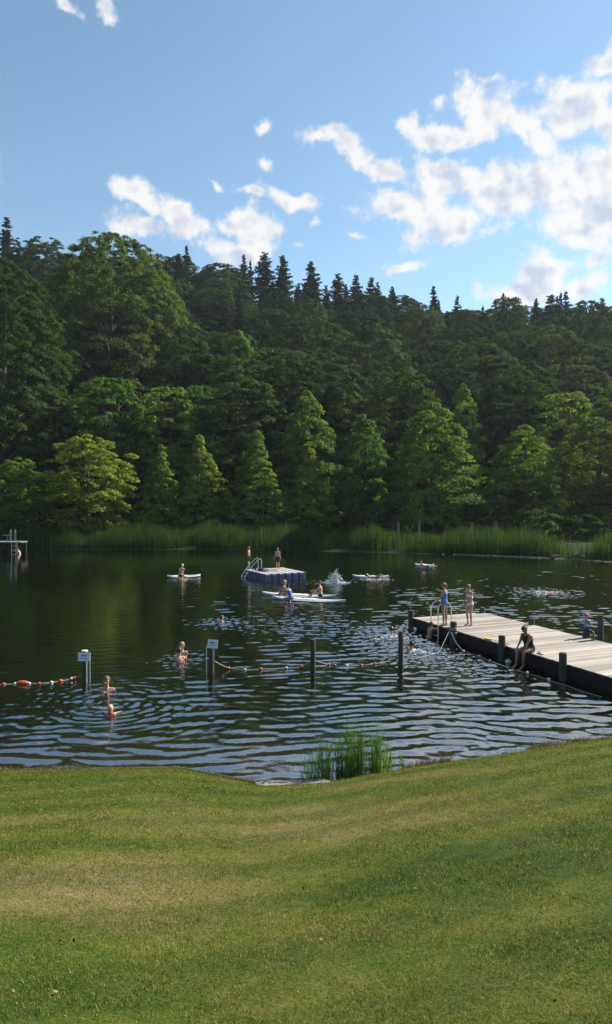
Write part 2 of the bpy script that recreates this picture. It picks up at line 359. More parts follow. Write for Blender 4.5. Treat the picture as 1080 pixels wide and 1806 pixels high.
# ------------------------------------------------------------------ water
m_w = bpy.data.materials.new('lake water'); m_w.use_nodes = True; t = NT(m_w.node_tree)
geo = t.n('ShaderNodeNewGeometry'); mp = t.n('ShaderNodeMapping'); mp.inputs[3].default_value = (1, 1.0, 1); t.l(geo.outputs['Position'], mp.inputs[0])
df = t.n('ShaderNodeBsdfDiffuse'); gl = t.n('ShaderNodeBsdfGlossy'); gl.inputs['Roughness'].default_value = .02
ws = t.n('ShaderNodeSeparateXYZ'); t.l(geo.outputs['Position'], ws.inputs[0])
shal = t.mapr(ws.outputs[1], 17.5, 13.8, 0, 1, True)
wc = t.mix(shal, (.004, .006, .0025), (.022, .018, .008))
t.l(wc, df.inputs[0])
fr = t.n('ShaderNodeFresnel'); fr.inputs[0].default_value = 3.3
bp = t.n('ShaderNodeBump'); bp.inputs['Strength'].default_value = .28; bp.inputs['Distance'].default_value = .012
nn = t.noise(mp.outputs[0], 6.5, 4, .6); t.l(nn, bp.inputs['Height'])
for q in (gl, fr): t.l(bp.outputs[0], q.inputs['Normal'])
ms = t.n('ShaderNodeMixShader'); t.l(t.m('MULTIPLY', fr.outputs[0], 1.52, clamp=True), ms.inputs[0]); t.l(df.outputs[0], ms.inputs[1]); t.l(gl.outputs[0], ms.inputs[2])
t.l(ms.outputs[0], m_w.node_tree.nodes['Material Output'].inputs[0])

SWIM = {}   # ring and chop sources: (px, py) -> (x, y, reach, strength, chop)
def wave_field(X, Y):
    r = np.random.default_rng(11); Z = np.zeros_like(X)
    D = Y; U = X / np.maximum(D, 1)                 # U about -.43..+.43 across the photo
    # strength of the ripples over the lake: calm and glassy far left, lively to the right and near shore
    near = 1 / (1 + np.exp((D - 19) / 2.2)); mid = 1 / (1 + np.exp((D - 44) / 5.0))
    right = 1 / (1 + np.exp(-(U + .02) * 10))
    S = .016 + .014 * mid + near * .038 + right * (.022 + .046 * mid)          # rms slope
    S = S * (1 - .45 * np.exp(-((U + .35) / .14) ** 2) * (1 - near))
    blot = 1 + 1.2 * hashn(X, Y * .45, 6.0) + .9 * hashn(X + 40, Y * .5, 2.3); S = S * np.clip(blot, .25, 2)
    comps = []
    for i in range(26):
        lam = .36 * 2.3 ** r.random(); k = 2 * math.pi / lam
        th = math.pi / 2 + r.normal(0, .23) + .1; comps.append((k, th, r.uniform(0, 6.28), 1.0))
    for i in range(16):
        lam = .25 + r.random() * .35; k = 2 * math.pi / lam; th = math.pi / 2 + r.normal(0, .75); comps.append((k, th, r.uniform(0, 6.28), .55))
    tot = math.sqrt(sum(a * a for _, _, _, a in comps) / 2)
    # a slow warp keeps the crests from being ruler-straight
    wx = hashn(X, Y, 3.1) * .5 + hashn(X, Y, 1.3) * .16
    for k, th, ph, a in comps:
        Z += a / k * np.sin(k * (X * math.cos(th) + (Y + wx) * math.sin(th)) + ph)
    Z *= S / tot
    for (x0, y0, reach, st, chop) in SWIM.values():
        rr = np.hypot(X - x0, Y - y0); e = np.exp(-(rr / reach) ** 2)
        k = 2 * math.pi / .30; Z += st / k * e * np.sin(k * rr)
        for j in range(10):
            kk = 2 * math.pi / (.16 + .22 * r.random()); th = r.uniform(0, math.pi)
            Z += chop * 1.6 / kk * .42 * e * np.sin(kk * (X * math.cos(th) + Y * math.sin(th)) + r.uniform(0, 6))
    return Z
def build_water():
    ys = [12.2]
    while ys[-1] < 84: ys.append(ys[-1] + max(.042, ys[-1] ** 2 * .000030))
    ys = np.array(ys); s = np.linspace(-1, 1, 560); ext = np.array([4, 20, 60, 160.])
    hw = ys * .52 + 2.5
    X = np.concatenate([-(hw[:, None] + ext[::-1][None]), s[None] * hw[:, None], hw[:, None] + ext[None]], 1); Y = np.repeat(ys[:, None], X.shape[1], 1)
    Z = wave_field(X, Y); fade = np.ones(X.shape[1]); fade[:4] = 0; fade[-4:] = 0; Z = Z * fade[None]
    nx, ny = X.shape[1], X.shape[0]; i = np.arange(ny - 1)[:, None] * nx + np.arange(nx - 1)[None]
    o = mesh_np('lake_water', np.stack([X, Y, Z], -1).reshape(-1, 3), np.stack([i, i + 1, i + nx + 1, i + nx], -1), 4, m_w, smooth=True)
    tag(o, 'dark green lake water with rippled sky reflections', kind='structure')
def src(px, py, reach, st, chop): q = on(px, py); SWIM[(px, py)] = (q.x, q.y, reach, st, chop)
src(195, 1240, 2.4, .17, .04); src(391, 1098, 1.5, .05, .16); src(318, 1162, 1.2, .03, .10); src(691, 1120, 2.2, .03, .20); src(730, 1150, 1.8, .03, .2)
src(765, 1112, 1.6, .02, .2); src(590, 1028, 2.2, .04, .2); src(968, 1045, 2.4, .03, .16); src(840, 1175, 1.8, .0, .10); src(920, 1042, 2.5, .0, .10); src(560, 1100, 3.0, 0, .08); src(480, 1110, 2.5, 0, .07)
build_water()

# ------------------------------------------------------------------ trees
def leafmat(name, dark, light, trans=.5, sheen=.0):
    m = bpy.data.materials.new(name); m.use_nodes = True; t = NT(m.node_tree)
    oi = t.n('ShaderNodeObjectInfo'); tcn = t.n('ShaderNodeTexCoord'); at_ = t.n('ShaderNodeAttribute'); at_.attribute_name = 'rnd'
    big = t.noise(tcn.outputs['Object'], .45, 3, .6)
    f = t.m('ADD', t.m('MULTIPLY', at_.outputs['Fac'], .5), t.m('MULTIPLY', big, .6))
    c = t.mix(t.mapr(f, .2, .85), dark, light)
    hs = t.n('ShaderNodeHueSaturation'); t.l(c, hs.inputs['Color'])
    t.l(t.mapr(oi.outputs['Random'], 0, 1, .482, .54), hs.inputs['Hue']); t.l(t.mapr(oi.outputs['Random'], 0, 1, *((1.3, .85) if 'young' in name else (1.5, .6))), hs.inputs['Value'])
    d = t.n('ShaderNodeBsdfDiffuse'); tr = t.n('ShaderNodeBsdfTranslucent'); ms = t.n('ShaderNodeMixShader'); ms.inputs[0].default_value = trans
    gl = t.n('ShaderNodeBsdfGlossy'); gl.inputs['Roughness'].default_value = .55; gl.inputs[0].default_value = (.6, .6, .6, 1); m2 = t.n('ShaderNodeMixShader'); m2.inputs[0].default_value = .008
    t.l(hs.outputs[0], d.inputs[0]); tcx = t.mix(1.0, hs.outputs[0], (1.6, 1.55, .6), 'MULTIPLY'); t.l(tcx, tr.inputs[0])
    t.l(d.outputs[0], ms.inputs[1]); t.l(tr.outputs[0], ms.inputs[2]); t.l(ms.outputs[0], m2.inputs[1]); t.l(gl.outputs[0], m2.inputs[2])
    t.l(m2.outputs[0], m.node_tree.nodes['Material Output'].inputs[0]); return m
M_LEAF = leafmat('broadleaf foliage', (.008, .022, .008), (.082, .124, .022))
M_BRIGHT = leafmat('young foliage', (.028, .062, .010), (.175, .235, .034), .5)
M_HILL = leafmat('upper slope foliage', (.005, .016, .010), (.052, .084, .024), .45)
M_NEEDLE = leafmat('spruce needles', (.006, .016, .010), (.017, .034, .016), .2)
M_BARK = mat('bark', (.06, .048, .036), .95, .1, noise=(6, (.11, .095, .075), .5), bump=(9, .6, .03))

def leaves(name, C, N, size, mt, r):
    """diamond leaf faces at C with normals N"""
    n = len(C); N = N / np.linalg.norm(N, axis=1, keepdims=True)
    a = np.cross(N, r.normal(size=(n, 3))); a /= np.linalg.norm(a, axis=1, keepdims=True); b = np.cross(N, a)
    s = size * r.uniform(.6, 1.35, n)[:, None]
    V = np.stack([C - a * s * .62, C - b * s * .36, C + a * s * .62, C + b * s * .36], 1).reshape(-1, 3)
    o = mesh_np(name, V, np.arange(4 * n), 4, mt)
    at0 = o.data.attributes.new('rnd', 'FLOAT', 'POINT'); at0.data.foreach_set('value', np.repeat(r.random(n), 4).astype(np.float32))
    return o
PROF = {
 'globe': lambda t: np.sqrt(np.clip(1 - (np.clip(t, 0, 1) * 1.72 - .74) ** 2, 0, 1)) ** .8,
 'round': lambda t: np.sin(np.clip(t, 0, 1) ** .75 * math.pi) ** .6,
 'dome': lambda t: np.where(t < .35, .5 + .5 * np.sin(t / .35 * math.pi / 2), np.sqrt(np.clip(1 - ((t - .35) / .65) ** 2, 0, 1)) ** .9),
 'ovate': lambda t: np.where(t < .22, .55 + .45 * t / .22, (1 - (t - .22) / .78) ** .62),
 'cone': lambda t: np.where(t < .15, .6 + .4 * t / .15, (1 - (t - .15) / .85) ** .95 * .97 + .03),
}
def broadleaf(name, H, Rr, base, prof, ncl, lpc, lsize, mt, seed, clr=(.55, 1.0), flat=.42, tiers=0, droop=.25, inner=.25):
    r = np.random.default_rng(seed); f = PROF[prof]
    # lobes: low frequency bulges of the crown
    nb = 9; ba, bt, bs = r.uniform(0, 6.28, nb), r.uniform(0, 1, nb), r.uniform(-.38, .36, nb)
    def env(t, a):
        e = f(t)
        for i in range(nb): e = e * (1 + bs[i] * np.exp(-((np.angle(np.exp(1j * (a - ba[i])))) / .7) ** 2 - ((t - bt[i]) / .2) ** 2))
        return e
    tt = r.random(ncl) ** .85; aa = r.uniform(0, 2 * math.pi, ncl)
    w = f(tt); keep = r.random(ncl) < (.25 + .75 * w); tt, aa = tt[keep], aa[keep]
    if tiers: tt = np.clip((np.round(tt * tiers + r.normal(0, .18, len(tt))) + r.normal(0, .1, len(tt))) / tiers, 0, 1)
    rad = env(tt, aa) * Rr * (inner + (1 - inner) * r.random(len(tt)) ** .42)
    rad = rad * (1 + np.where(r.random(len(tt)) < .13, r.uniform(.04, .2, len(tt)), 0))
    C = np.stack([np.cos(aa) * rad, np.sin(aa) * rad, base + tt * (H - base) * .97 - droop * rad * (.3 if tiers else 0)], -1)
    cr = r.uniform(clr[0], clr[1], len(C)) * (Rr / 4.5) ** .35 * (1 - .45 * tt ** 2)
    P, N = [], []
    for i in range(len(C)):
        n = int(lpc * (1.9 if mt is M_HILL else 1.55) * (cr[i] / clr[1]) ** 1.6) + 8
        d = r.normal(size=(n, 3)); d /= np.linalg.norm(d, axis=1, keepdims=True); d[:, 2] = np.where(d[:, 2] < -.25, -d[:, 2], d[:, 2])
        q = d * cr[i] * r.uniform(.45, 1.08, n)[:, None] * np.array([1, 1, flat])
        outw = np.array([math.cos(aa[i]), math.sin(aa[i]), 0])
        q[:, 2] -= (q @ outw) * droop * 1.2
        P.append(C[i] + q); N.append(d * 1.0 + np.array([0, 0, .35]) + outw * .35 + r.normal(0, .30, (n, 3)))
    P, N = np.concatenate(P), np.concatenate(N)
    cw = leaves('crown', P, N, lsize, mt, r)
    # trunk and limbs
    b = MB(); lean = r.normal(0, .02 * H, 2); tr = H * .017 + .05
    pts = [(lean[0] * s * s, lean[1] * s * s, -.4 + s * (H * .86 + .4)) for s in np.linspace(0, 1, 9)]
    b.tube(pts, [tr * (1.25 if s == 0 else 1) * (1 - s * .88) for s in np.linspace(0, 1, 9)], 8)
    order = r.permutation(len(C))[:34]
    for i in order:
        c = C[i]; z0 = max(base * .75, c[2] - np.hypot(c[0], c[1]) * .75); s = np.clip(z0 / (H * .86), 0, .96); st = np.array([lean[0] * s * s, lean[1] * s * s, z0])
        mid = st * .5 + c * .5 + np.array([0, 0, .12 * np.linalg.norm(c - st)]); q0 = tr * (1 - s * .88) * .45
        b.tube([st, mid, c], [q0, q0 * .6, q0 * .2], 5)
    tk = b.build('trunk', M_BARK)
    return cw, tk
def spruce(name, H, Rr, base, seed, mt, dens=1.0, lsize=.5):
    r = np.random.default_rng(seed); P, N = [], []; b = MB(); tr = H * .013 + .04
    b.tube([(0, 0, -.4), (0, 0, H * .5), (0, 0, H)], [tr * 1.2, tr * .6, .02], 7)
    z = base; V = []; 
    while z < H - .2:
        t = (z - base) / (H - base); L0 = Rr * (1 - t) ** .8 + .25; nb = max(4, int((7 if t < .8 else 5) * dens)); a0 = r.uniform(0, 6)
        for k in range(nb):
            L = L0 * r.uniform(.45, 1.2); a = a0 + k * 2 * math.pi / nb + r.normal(0, .2); o = np.array([math.cos(a), math.sin(a), 0.]); sdv = np.array([-o[1], o[0], 0])
            up = r.uniform(-.28, .22) - .28 * (1 - t) ; ns = max(6, int(L * 10 * dens))
            s = r.uniform(.12, 1, ns); wid = (1 - s) * .3 * L + .1
            c = o * (s * L)[:, None] + sdv * (r.uniform(-1, 1, ns) * wid)[:, None]
            c[:, 2] += z + r.normal(0, .22) + s * L * up + .16 * L * s * s - r.uniform(0, .22, ns) * (.4 + L * .15)
            P.append(c); N.append(np.stack([r.normal(0, .5, ns), r.normal(0, .5, ns), np.ones(ns) * .7], -1) + o * .4)
            if k % 2 == 0: b.tube([(0, 0, z), o * L * .85 + np.array([0, 0, z + L * .85 * up + .1 * L])], [tr * .25 * (1 - t) + .01, .008], 4, False)
        z += (H - base) / (26 if H > 14 else 18) * r.uniform(.75, 1.2)
    P, N = np.concatenate(P), np.concatenate(N)
    return leaves('crown', P, N, lsize, mt, r), b.build('trunk', M_BARK)

PROTO = {}
def proto(key, H, Rr, pair): PROTO[key] = (H, Rr, pair[0], pair[1]); pair[0].hide_render = True
proto_objs = []
def mk(key, fn, H, Rr, *a, **k):
    cw, tk = fn(key, H, Rr, *a, **k); PROTO[key] = (H, Rr, cw.data, tk.data)
    bpy.data.objects.remove(cw); bpy.data.objects.remove(tk)
# wood on the slope
mk('b1', broadleaf, 17, 5.2, 2.5, 'dome', 330, 92, .265, M_HILL, 1, (.55, 1.35), flat=.6, droop=.12, inner=.55)
mk('b2', broadleaf, 18, 4.8, 2.5, 'globe', 310, 92, .265, M_HILL, 2, (.55, 1.3), flat=.65, droop=.1, inner=.55)
mk('b3', broadleaf, 19, 5.0, 3, 'dome', 330, 92, .265, M_HILL, 3, (.5, 1.2), flat=.55, droop=.15, inner=.55)
mk('b4', broadleaf, 16, 5.6, 2, 'globe', 340, 92, .265, M_HILL, 4, (.6, 1.4), flat=.6, droop=.12, inner=.55)
mk('s1', spruce, 20, 4.0, 2.5, 11, M_NEEDLE, 1.7, .42)
mk('s2', spruce, 21, 4.4, 3.5, 12, M_NEEDLE, 1.5, .45)
mk('s3', spruce, 18, 3.6, 6, 13, M_NEEDLE, 1.2, .42)
# shore rows
mk('f_round', broadleaf, 13, 4.6, .8, 'dome', 330, 130, .24, M_BRIGHT, 21, (.6, 1.2), flat=.6, droop=.1)
mk('f_big', broadleaf, 16, 5.6, 1.0, 'ovate', 330, 180, .24, M_BRIGHT, 22, (.7, 1.5), flat=.5, droop=.15, inner=.45)
mk('f_cone1', broadleaf, 12.5, 3.2, .6, 'cone', 380, 110, .22, M_BRIGHT, 23, (.5, .95), flat=.6, droop=.1)
mk('f_cone2', broadleaf, 12.5, 3.3, .8, 'cone', 360, 110, .22, M_BRIGHT, 24, (.5, 1.0), flat=.55, droop=.05)
mk('f_oval', broadleaf, 16, 4.6, 1.5, 'ovate', 330, 130, .26, M_BRIGHT, 25, (.7, 1.3), flat=.6, droop=.1)
mk('f_dome', broadleaf, 18, 5.4, 2, 'dome', 420, 90, .27, M_LEAF, 26, (.5, 1.2), flat=.6, droop=.12, inner=.55)
mk('f_round2', broadleaf, 18, 5.0, 2, 'globe', 420, 90, .27, M_BRIGHT, 27, (.5, 1.15), flat=.6, droop=.12, inner=.55)
mk('oak', broadleaf, 31, 11.0, 5, 'dome', 1000, 110, .27, M_LEAF, 31, (.6, 1.35), flat=.6, droop=.12, inner=.6)
mk('tall', broadleaf, 34, 8.5, 1.5, 'dome', 1200, 100, .25, M_LEAF, 32, (.5, 1.15), flat=.55, droop=.2, inner=.6)
PLACED = []
def tree(key, x, y, H, Rr, label, cat='tree', group=None, name=None, rot=None, bright=None):
    h0, r0, cm, tm = PROTO[key]; z = float(hill_z(np.array(x), np.array(y)))
    nm = name or ('spruce_tree' if key[0] == 's' else 'broadleaf_tree')
    e = empty(nm, (x, y, z - .1), rot if rot is not None else random.uniform(0, 6.28)); e.scale = (Rr / r0, Rr / r0, H / h0)
    for nme, d in (('crown', cm), ('trunk', tm)):
        o = col(bpy.data.objects.new(nme, d)); o.parent = e
        if nme == 'crown' and bright:
            o.data = d
    tag(e, label, cat, group); PLACED.append((x, y, Rr)); return e
def tpx(key, px, top, hw, y, label, name=None, rot=None):
    q = at(px, top, y); zb = float(hill_z(np.array(q.x), np.array(y))); return tree(key, q.x, y, (q.z - zb) / .985, hw / F * y, label, name=name, rot=rot)
random.seed(3)
# front row along the far bank, left to right
tpx('f_round', 34, 806, 52, 80, 'low bushy bright green tree behind the small far jetty')
tpx('f_round', 155, 766, 74, 81, 'wide round-headed shore tree right of the small far jetty', rot=2.0)
tpx('f_cone2', 283, 781, 46, 83, 'slim pointed young tree, the smallest of the pointed ones on the far bank')
tpx('f_cone1', 352, 764, 52, 83, 'pointed young tree above the lone paddler, second pointed one on the bank')
tpx('f_cone1', 452, 756, 56, 83, 'tallest pointed young tree, directly behind the floating raft', rot=4)
tpx('f_cone2', 545, 776, 50, 83, 'pointed young tree on the bank behind the big splash', rot=1)
tpx('f_oval', 642, 730, 58, 85, 'upright loose-leaved tree on the bank left of the broad feathery one')
tpx('f_big', 765, 709, 90, 82, 'broad feathery yellow-green tree, the largest on the far bank', rot=.6)
tpx('f_big', 925, 750, 84, 84, 'broad dark-sided tree on the far bank behind the end of the jetty', rot=3)
tpx('f_dome', 1055, 735, 72, 84, 'dark dense tree on the bank at the right edge of the photo')
tpx('f_dome', 1190, 720, 80, 82, 'shore tree just beyond the right edge')
tpx('f_round', -80, 770, 70, 82, 'shore tree just beyond the left edge')
# second row
tpx('tall', 2, 455, 112, 96, 'very tall sunlit tree filling the left edge from bank to skyline')
tpx('f_round2', 190, 664, 62, 97, 'round-topped tree standing above the wide round shore tree')
tpx('f_round2', 298, 680, 58, 97, 'bright-topped tree above the smallest pointed tree', rot=1)
tpx('f_round2', 352, 678, 50, 99, 'bright-topped tree above the second pointed tree', rot=2)
tpx('f_dome', 428, 664, 76, 98, 'broad dome-shaped tree above the tallest pointed tree', rot=1)
tpx('f_oval', 540, 688, 62, 93, 'yellowest upright tree, in the middle of the second row', rot=2)
tpx('f_dome', 620, 690, 55, 98, 'dark rounded tree right of the yellowest tree', rot=3)
tpx('f_dome', 722, 654, 70, 101, 'rounded tree peeping over the broad feathery tree', rot=4)
tpx('f_oval', 818, 676, 42, 100, 'narrow pale tree between the two broad bank trees', rot=5)
tpx('f_dome', 905, 660, 78, 104, 'wide tree above the broad dark-sided bank tree', rot=2.5)
tpx('f_round2', 1000, 690, 66, 98, 'second-row tree near the right edge with small pale leaves', rot=.3)
tpx('f_dome', 1085, 670, 70, 100, 'second-row tree cut by the right edge', rot=.9)
tpx('f_dome', 100, 700, 60, 100, 'second-row tree in the shade of the very tall left one', rot=.9)
# bigger trees on the lower slope
tpx('oak', 198, 417, 116, 128, 'huge domed tree rising to the skyline on the left, its right side sunlit', rot=.4)
tpx('f_dome', 322, 590, 66, 116, 'rounded sunlit tree below and right of the huge domed tree', rot=1)
tpx('f_oval', 418, 582, 60, 114, 'feathery upright tree in mid slope above the domed second-row tree')
tpx('b1', 545, 560, 84, 135, 'wide domed tree in the middle of the slope', rot=2)
tpx('b1', 652, 573, 72, 128, 'domed tree right of the middle of the slope, with a sunlit right flank', rot=3)
tpx('b4', 800, 650, 52, 112, 'small mid-slope tree above the narrow pale tree')
tpx('b2', 905, 590, 55, 130, 'rounded mid-slope tree above the wide second-row tree')
tpx('b1', 1000, 628, 76, 120, 'broad pale-domed tree on the lower slope near the right edge', rot=5)
# conifers on the skyline
for (px, top, hw, lab) in ((12, 384, 26, 'spruce spire at the left end of the skyline'), (84, 410, 24, 'ragged leafy top beside the huge domed tree on the skyline'), (38, 412, 20, 'small leafy tree next to the leftmost skyline spire'),
      (315, 448, 26, 'dark spruce just right of the huge domed tree'), (467, 445, 30, 'tall jagged spruce, first of the skyline spruces right of the low cloud'), (499, 452, 30, 'ragged spruce, second of the skyline spruces right of the low cloud'),
      (549, 462, 32, 'broad spruce on the middle of the skyline'), (596, 482, 25, 'slender spruce right of the broad skyline one'), (628, 486, 26, 'dense spruce in the tight skyline trio'), (655, 490, 24, 'rightmost spruce of the tight skyline trio'),
      (692, 505, 16, 'thin pale conifer standing apart on the skyline'), (765, 505, 18, 'lone thin spruce poking over the broadleaf skyline'), (908, 528, 22, 'short skyline spruce under the lower right cloud'),
      (972, 521, 34, 'wide spruce on the skyline at the right'), (1022, 534, 30, 'low broad conifer right of the wide skyline spruce'), (1062, 526, 20, 'narrow spruce at the right end of the skyline')):
    y = random.uniform(192, 203); br = px in (84, 38); tpx('b3' if br else ('s1', 's2', 's3')[int(px) % 3], px, top + 8 * br, hw * (1.9 if br else 1.25), y, lab, name='broadleaf_tree' if br else 'spruce_tree')
for (px, top, hw) in ((448, 500, 26), (520, 495, 26), (575, 505, 26), (610, 520, 26), (340, 470, 26), (360, 480, 24), (645, 520, 24)):
    pass
# the rest of the wood
LM = [(-1e9, 60, 'at the far left'), (60, 240, 'above the wide round shore tree'), (240, 320, 'above the smallest pointed tree'), (320, 400, 'above the second pointed tree'), (400, 500, 'above the floating raft'), (500, 600, 'above the big splash'),
      (600, 700, 'left of the feathery bank tree'), (700, 840, 'above the feathery bank tree'), (840, 960, 'above the near jetty end'), (960, 1080, 'at the far right'), (1080, 1e9, 'beyond the right edge')]
TI = [(0, 480, 'on the skyline'), (480, 540, 'just below the skyline'), (540, 600, 'high on the slope'), (600, 660, 'halfway up'), (660, 720, 'low on the slope'), (720, 2000, 'at the slope foot')]
cells = {}
ys_ = 104.0
while ys_ < 222:
    hwid = ys_ * .43 + 22; x = -hwid + random.uniform(0, 4)
    while x < hwid:
        xx = x + random.uniform(-1.7, 1.7); yy = ys_ + random.uniform(-2.2, 2.2); x += random.uniform(7.6, 10.2)
        if any((xx - a) ** 2 + (yy - b) ** 2 < (c * .62 + 1.8) ** 2 for a, b, c in PLACED[:40]): continue
        fx = xx / yy
        con = random.random() < (.85 if (-.09 < fx < .13 and yy > 180) else (.22 if (fx > .13 and yy > 185) else .35 if (-.20 < fx < .14 and yy > 160) else (.18 if (yy > 150 and yy < 190) else .05)))
        key = random.choice(['s1', 's2', 's3']) if con else random.choice(['b1', 'b2', 'b3', 'b4'])
        H = random.uniform(13.5, 21.0) if not con else random.uniform(15, 20.5)
        if yy > 188: H = min(H, 16.5) if not con else random.uniform(17, 20.5)
        Rr = random.uniform(5.2, 7.6) if not con else random.uniform(2.6, 3.4)
        z = float(hill_z(np.array(xx), np.array(yy))); px = 540 + F * xx / yy; py = 876 - F * (z + H - ZC) / yy
        hide = random.random() < .0
        a = next(s for lo, hi, s in LM if lo <= px < hi); b_ = next(s for lo, hi, s in TI if lo <= py < hi)
        e = tree(key, xx, yy, H, Rr, 'x', name='spruce_tree' if con else 'broadleaf_tree')
        cells.setdefault((a, b_, con), []).append((px, e, H))
    ys_ += 7.6
for (a, b_, con), L in cells.items():
    L.sort(key=lambda q: q[0]); kd = 'dark spruce' if con else 'leafy tree'; nth = ['leftmost', 'second', 'third', 'fourth', 'fifth', 'sixth', 'seventh', 'eighth', 'ninth', 'tenth', 'eleventh', 'twelfth']
    for i, (px, e, H) in enumerate(L):
        if len(L) == 1: s = f'only {kd} {b_} {a}'
        elif i == len(L) - 1: s = f'rightmost {kd} {b_} {a}'
        else: s = f'{nth[min(i, 11)]} {kd} from the left {b_} {a}' if i else f'leftmost {kd} {b_} {a}'
        e['label'] = s; e['group'] = 'spruces of the hillside wood' if con else 'broadleaf trees of the hillside wood'
# undergrowth below the bank trees
mk('bush', broadleaf, 3.2, 2.3, .1, 'dome', 60, 80, .26, M_LEAF, 41, (.5, .9))
bx = -52.0; k = 0; prev = []
while bx < 48:
    by = 86.5 + random.uniform(-1.2, 1.5); e = tree('bush', bx, by, random.uniform(2.4, 4.2), random.uniform(2.0, 3.0), 'x', 'bush', name='bush'); prev.append(e); bx += random.uniform(3.6, 4.8)
for bx, by in ((24, 73), (28, 72), (31.5, 71), (35, 69), (39, 68), (27, 78), (33, 77), (38, 76), (43, 74), (30, 82), (37, 82)):
    prev.append(tree('bush', bx, by, random.uniform(2.6, 3.8), random.uniform(2.2, 3.2), 'x', 'bush', name='bush'))
for i, e in enumerate(prev):
    e['label'] = 'low dark bush in the shade behind the far reeds'; e['group'] = 'undergrowth bushes behind the reeds'

# ------------------------------------------------------------------ reeds on the far bank
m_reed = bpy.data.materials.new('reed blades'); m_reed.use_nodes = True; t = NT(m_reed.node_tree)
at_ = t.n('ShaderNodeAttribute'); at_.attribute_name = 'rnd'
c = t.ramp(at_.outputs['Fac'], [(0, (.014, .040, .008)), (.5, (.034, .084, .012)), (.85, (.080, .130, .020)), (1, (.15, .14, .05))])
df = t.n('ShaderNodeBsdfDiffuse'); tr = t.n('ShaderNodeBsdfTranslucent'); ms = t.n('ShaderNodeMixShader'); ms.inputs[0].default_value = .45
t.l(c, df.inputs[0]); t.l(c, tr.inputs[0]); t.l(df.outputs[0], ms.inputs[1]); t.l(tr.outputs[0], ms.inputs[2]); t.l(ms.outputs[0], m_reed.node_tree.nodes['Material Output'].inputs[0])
n = 70000; x = rng.uniform(-60, 48, n); dd = rng.random(n) * 5.0 + .15; keep = (hashn(x, dd, 1.7) + hashn(x, dd, 4.1) + .62) > rng.random(n) * .9; x, dd = x[keep], dd[keep]
y = fshore(x) + dd; z = hill_z(x, y) - .15
h = (1.95 + hashn(x, dd * 0, 3.3) * 1.3 + hashn(x, dd, .9) * .9) * rng.uniform(.72, 1.08, len(x)) * np.clip(.45 + dd * .5, .45, 1)
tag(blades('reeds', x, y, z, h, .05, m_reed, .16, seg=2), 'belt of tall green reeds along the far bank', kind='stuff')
m_deb = mat('dry reed debris', (.30, .26, .17), .95, .1, noise=(3, (.14, .12, .07), .5))
x = np.linspace(-58, 46, 1400); b = MB()
V = []; yy = fshore(x)
n = 3500; x = rng.uniform(-58, 46, n); keep = rng.random(n) < np.clip((x > 13) * (.65 + hashn(x, x * 0, 5)), 0, 1); x = x[keep]; y = fshore(x) + rng.normal(-.1, .16, len(x)); a = rng.normal(0, .5, len(x)); L = rng.uniform(.2, .7, len(x))
dx, dy = np.cos(a) * L / 2, np.sin(a) * L / 2; w = .05
V = np.stack([np.stack([x - dx, y - dy - w, 0 * x + .015], -1), np.stack([x + dx, y + dy - w, 0 * x + .03], -1), np.stack([x + dx, y + dy + w, 0 * x + .07], -1), np.stack([x - dx, y - dy + w, 0 * x + .05], -1)], 1).reshape(-1, 3)
tag(mesh_np('reed_debris', V, np.arange(len(V)), 4, m_deb), 'pale washed-up reed debris along the far waterline', kind='stuff')

# ------------------------------------------------------------------ jetty
NA = Vector((4.41, 29.2, 0)); U = Vector((.385, -.923, 0)).normalized(); INW = Vector((.923, .385, 0)).normalized(); JW, JL, JZ = 3.5, 15.5, .50
def J(t, s, z=JZ): return NA + U * t + INW * s + Vector((0, 0, z))
JR = math.atan2(INW.y, INW.x)      # planks run along INW
m_plank = bpy.data.materials.new('weathered planks'); m_plank.use_nodes = True; t = NT(m_plank.node_tree); p = m_plank.node_tree.nodes['Principled BSDF']
tcn = t.n('ShaderNodeTexCoord'); mp = t.n('ShaderNodeMapping'); mp.inputs[3].default_value = (1.2, 22, 8); t.l(tcn.outputs['Object'], mp.inputs[0])
gr = t.noise(mp.outputs[0], 1.0, 5, .65); at_ = t.n('ShaderNodeAttribute'); at_.attribute_name = 'tone'
wet = t.noise(tcn.outputs['Object'], .9, 4, .6)
c = t.ramp(t.m('ADD', t.m('MULTIPLY', gr, .5), t.m('MULTIPLY', at_.outputs['Fac'], .5)), [(.2, (.13, .11, .09)), (.5, (.255, .225, .19)), (.8, (.37, .325, .27))])
c = t.mix(t.m('MULTIPLY', t.mapr(wet, .56, .68), .35), c, t.mix(1.0, c, (.55, .52, .5), 'MULTIPLY'))
t.l(c, p.inputs['Base Color']); p.inputs['Roughness'].default_value = .75
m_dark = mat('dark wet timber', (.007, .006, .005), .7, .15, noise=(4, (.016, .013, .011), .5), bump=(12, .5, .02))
m_pile = mat('old pile wood', (.035, .03, .026), .9, .2, noise=(5, (.085, .072, .06), .6), bump=(14, .7, .03))
m_steel = mat('stainless steel', (.62, .63, .64), .28, .5, 1.0)
m_rope = mat('pale rope', (.42, .40, .34), .9, .1, noise=(20, (.25, .24, .2), .5))
jet = empty('jetty', NA, JR); tag(jet, 'long pale plank jetty reaching into the lake from the right', 'jetty')
jl = lambda t_, s, z: Vector((s, -t_, z))                 # jetty-local: x along INW, -y along U
b = MB(); tones = []; k = 0; y_ = 0.0
while y_ < JL:
    w = .138; b.box((JW / 2 + random.uniform(-.012, .012), -(y_ + w / 2), JZ - .016 + random.uniform(-.002, .002)), (JW, w, .032), bev=.004); tones += [random.random()] * 32; y_ += w + .007; k += 1
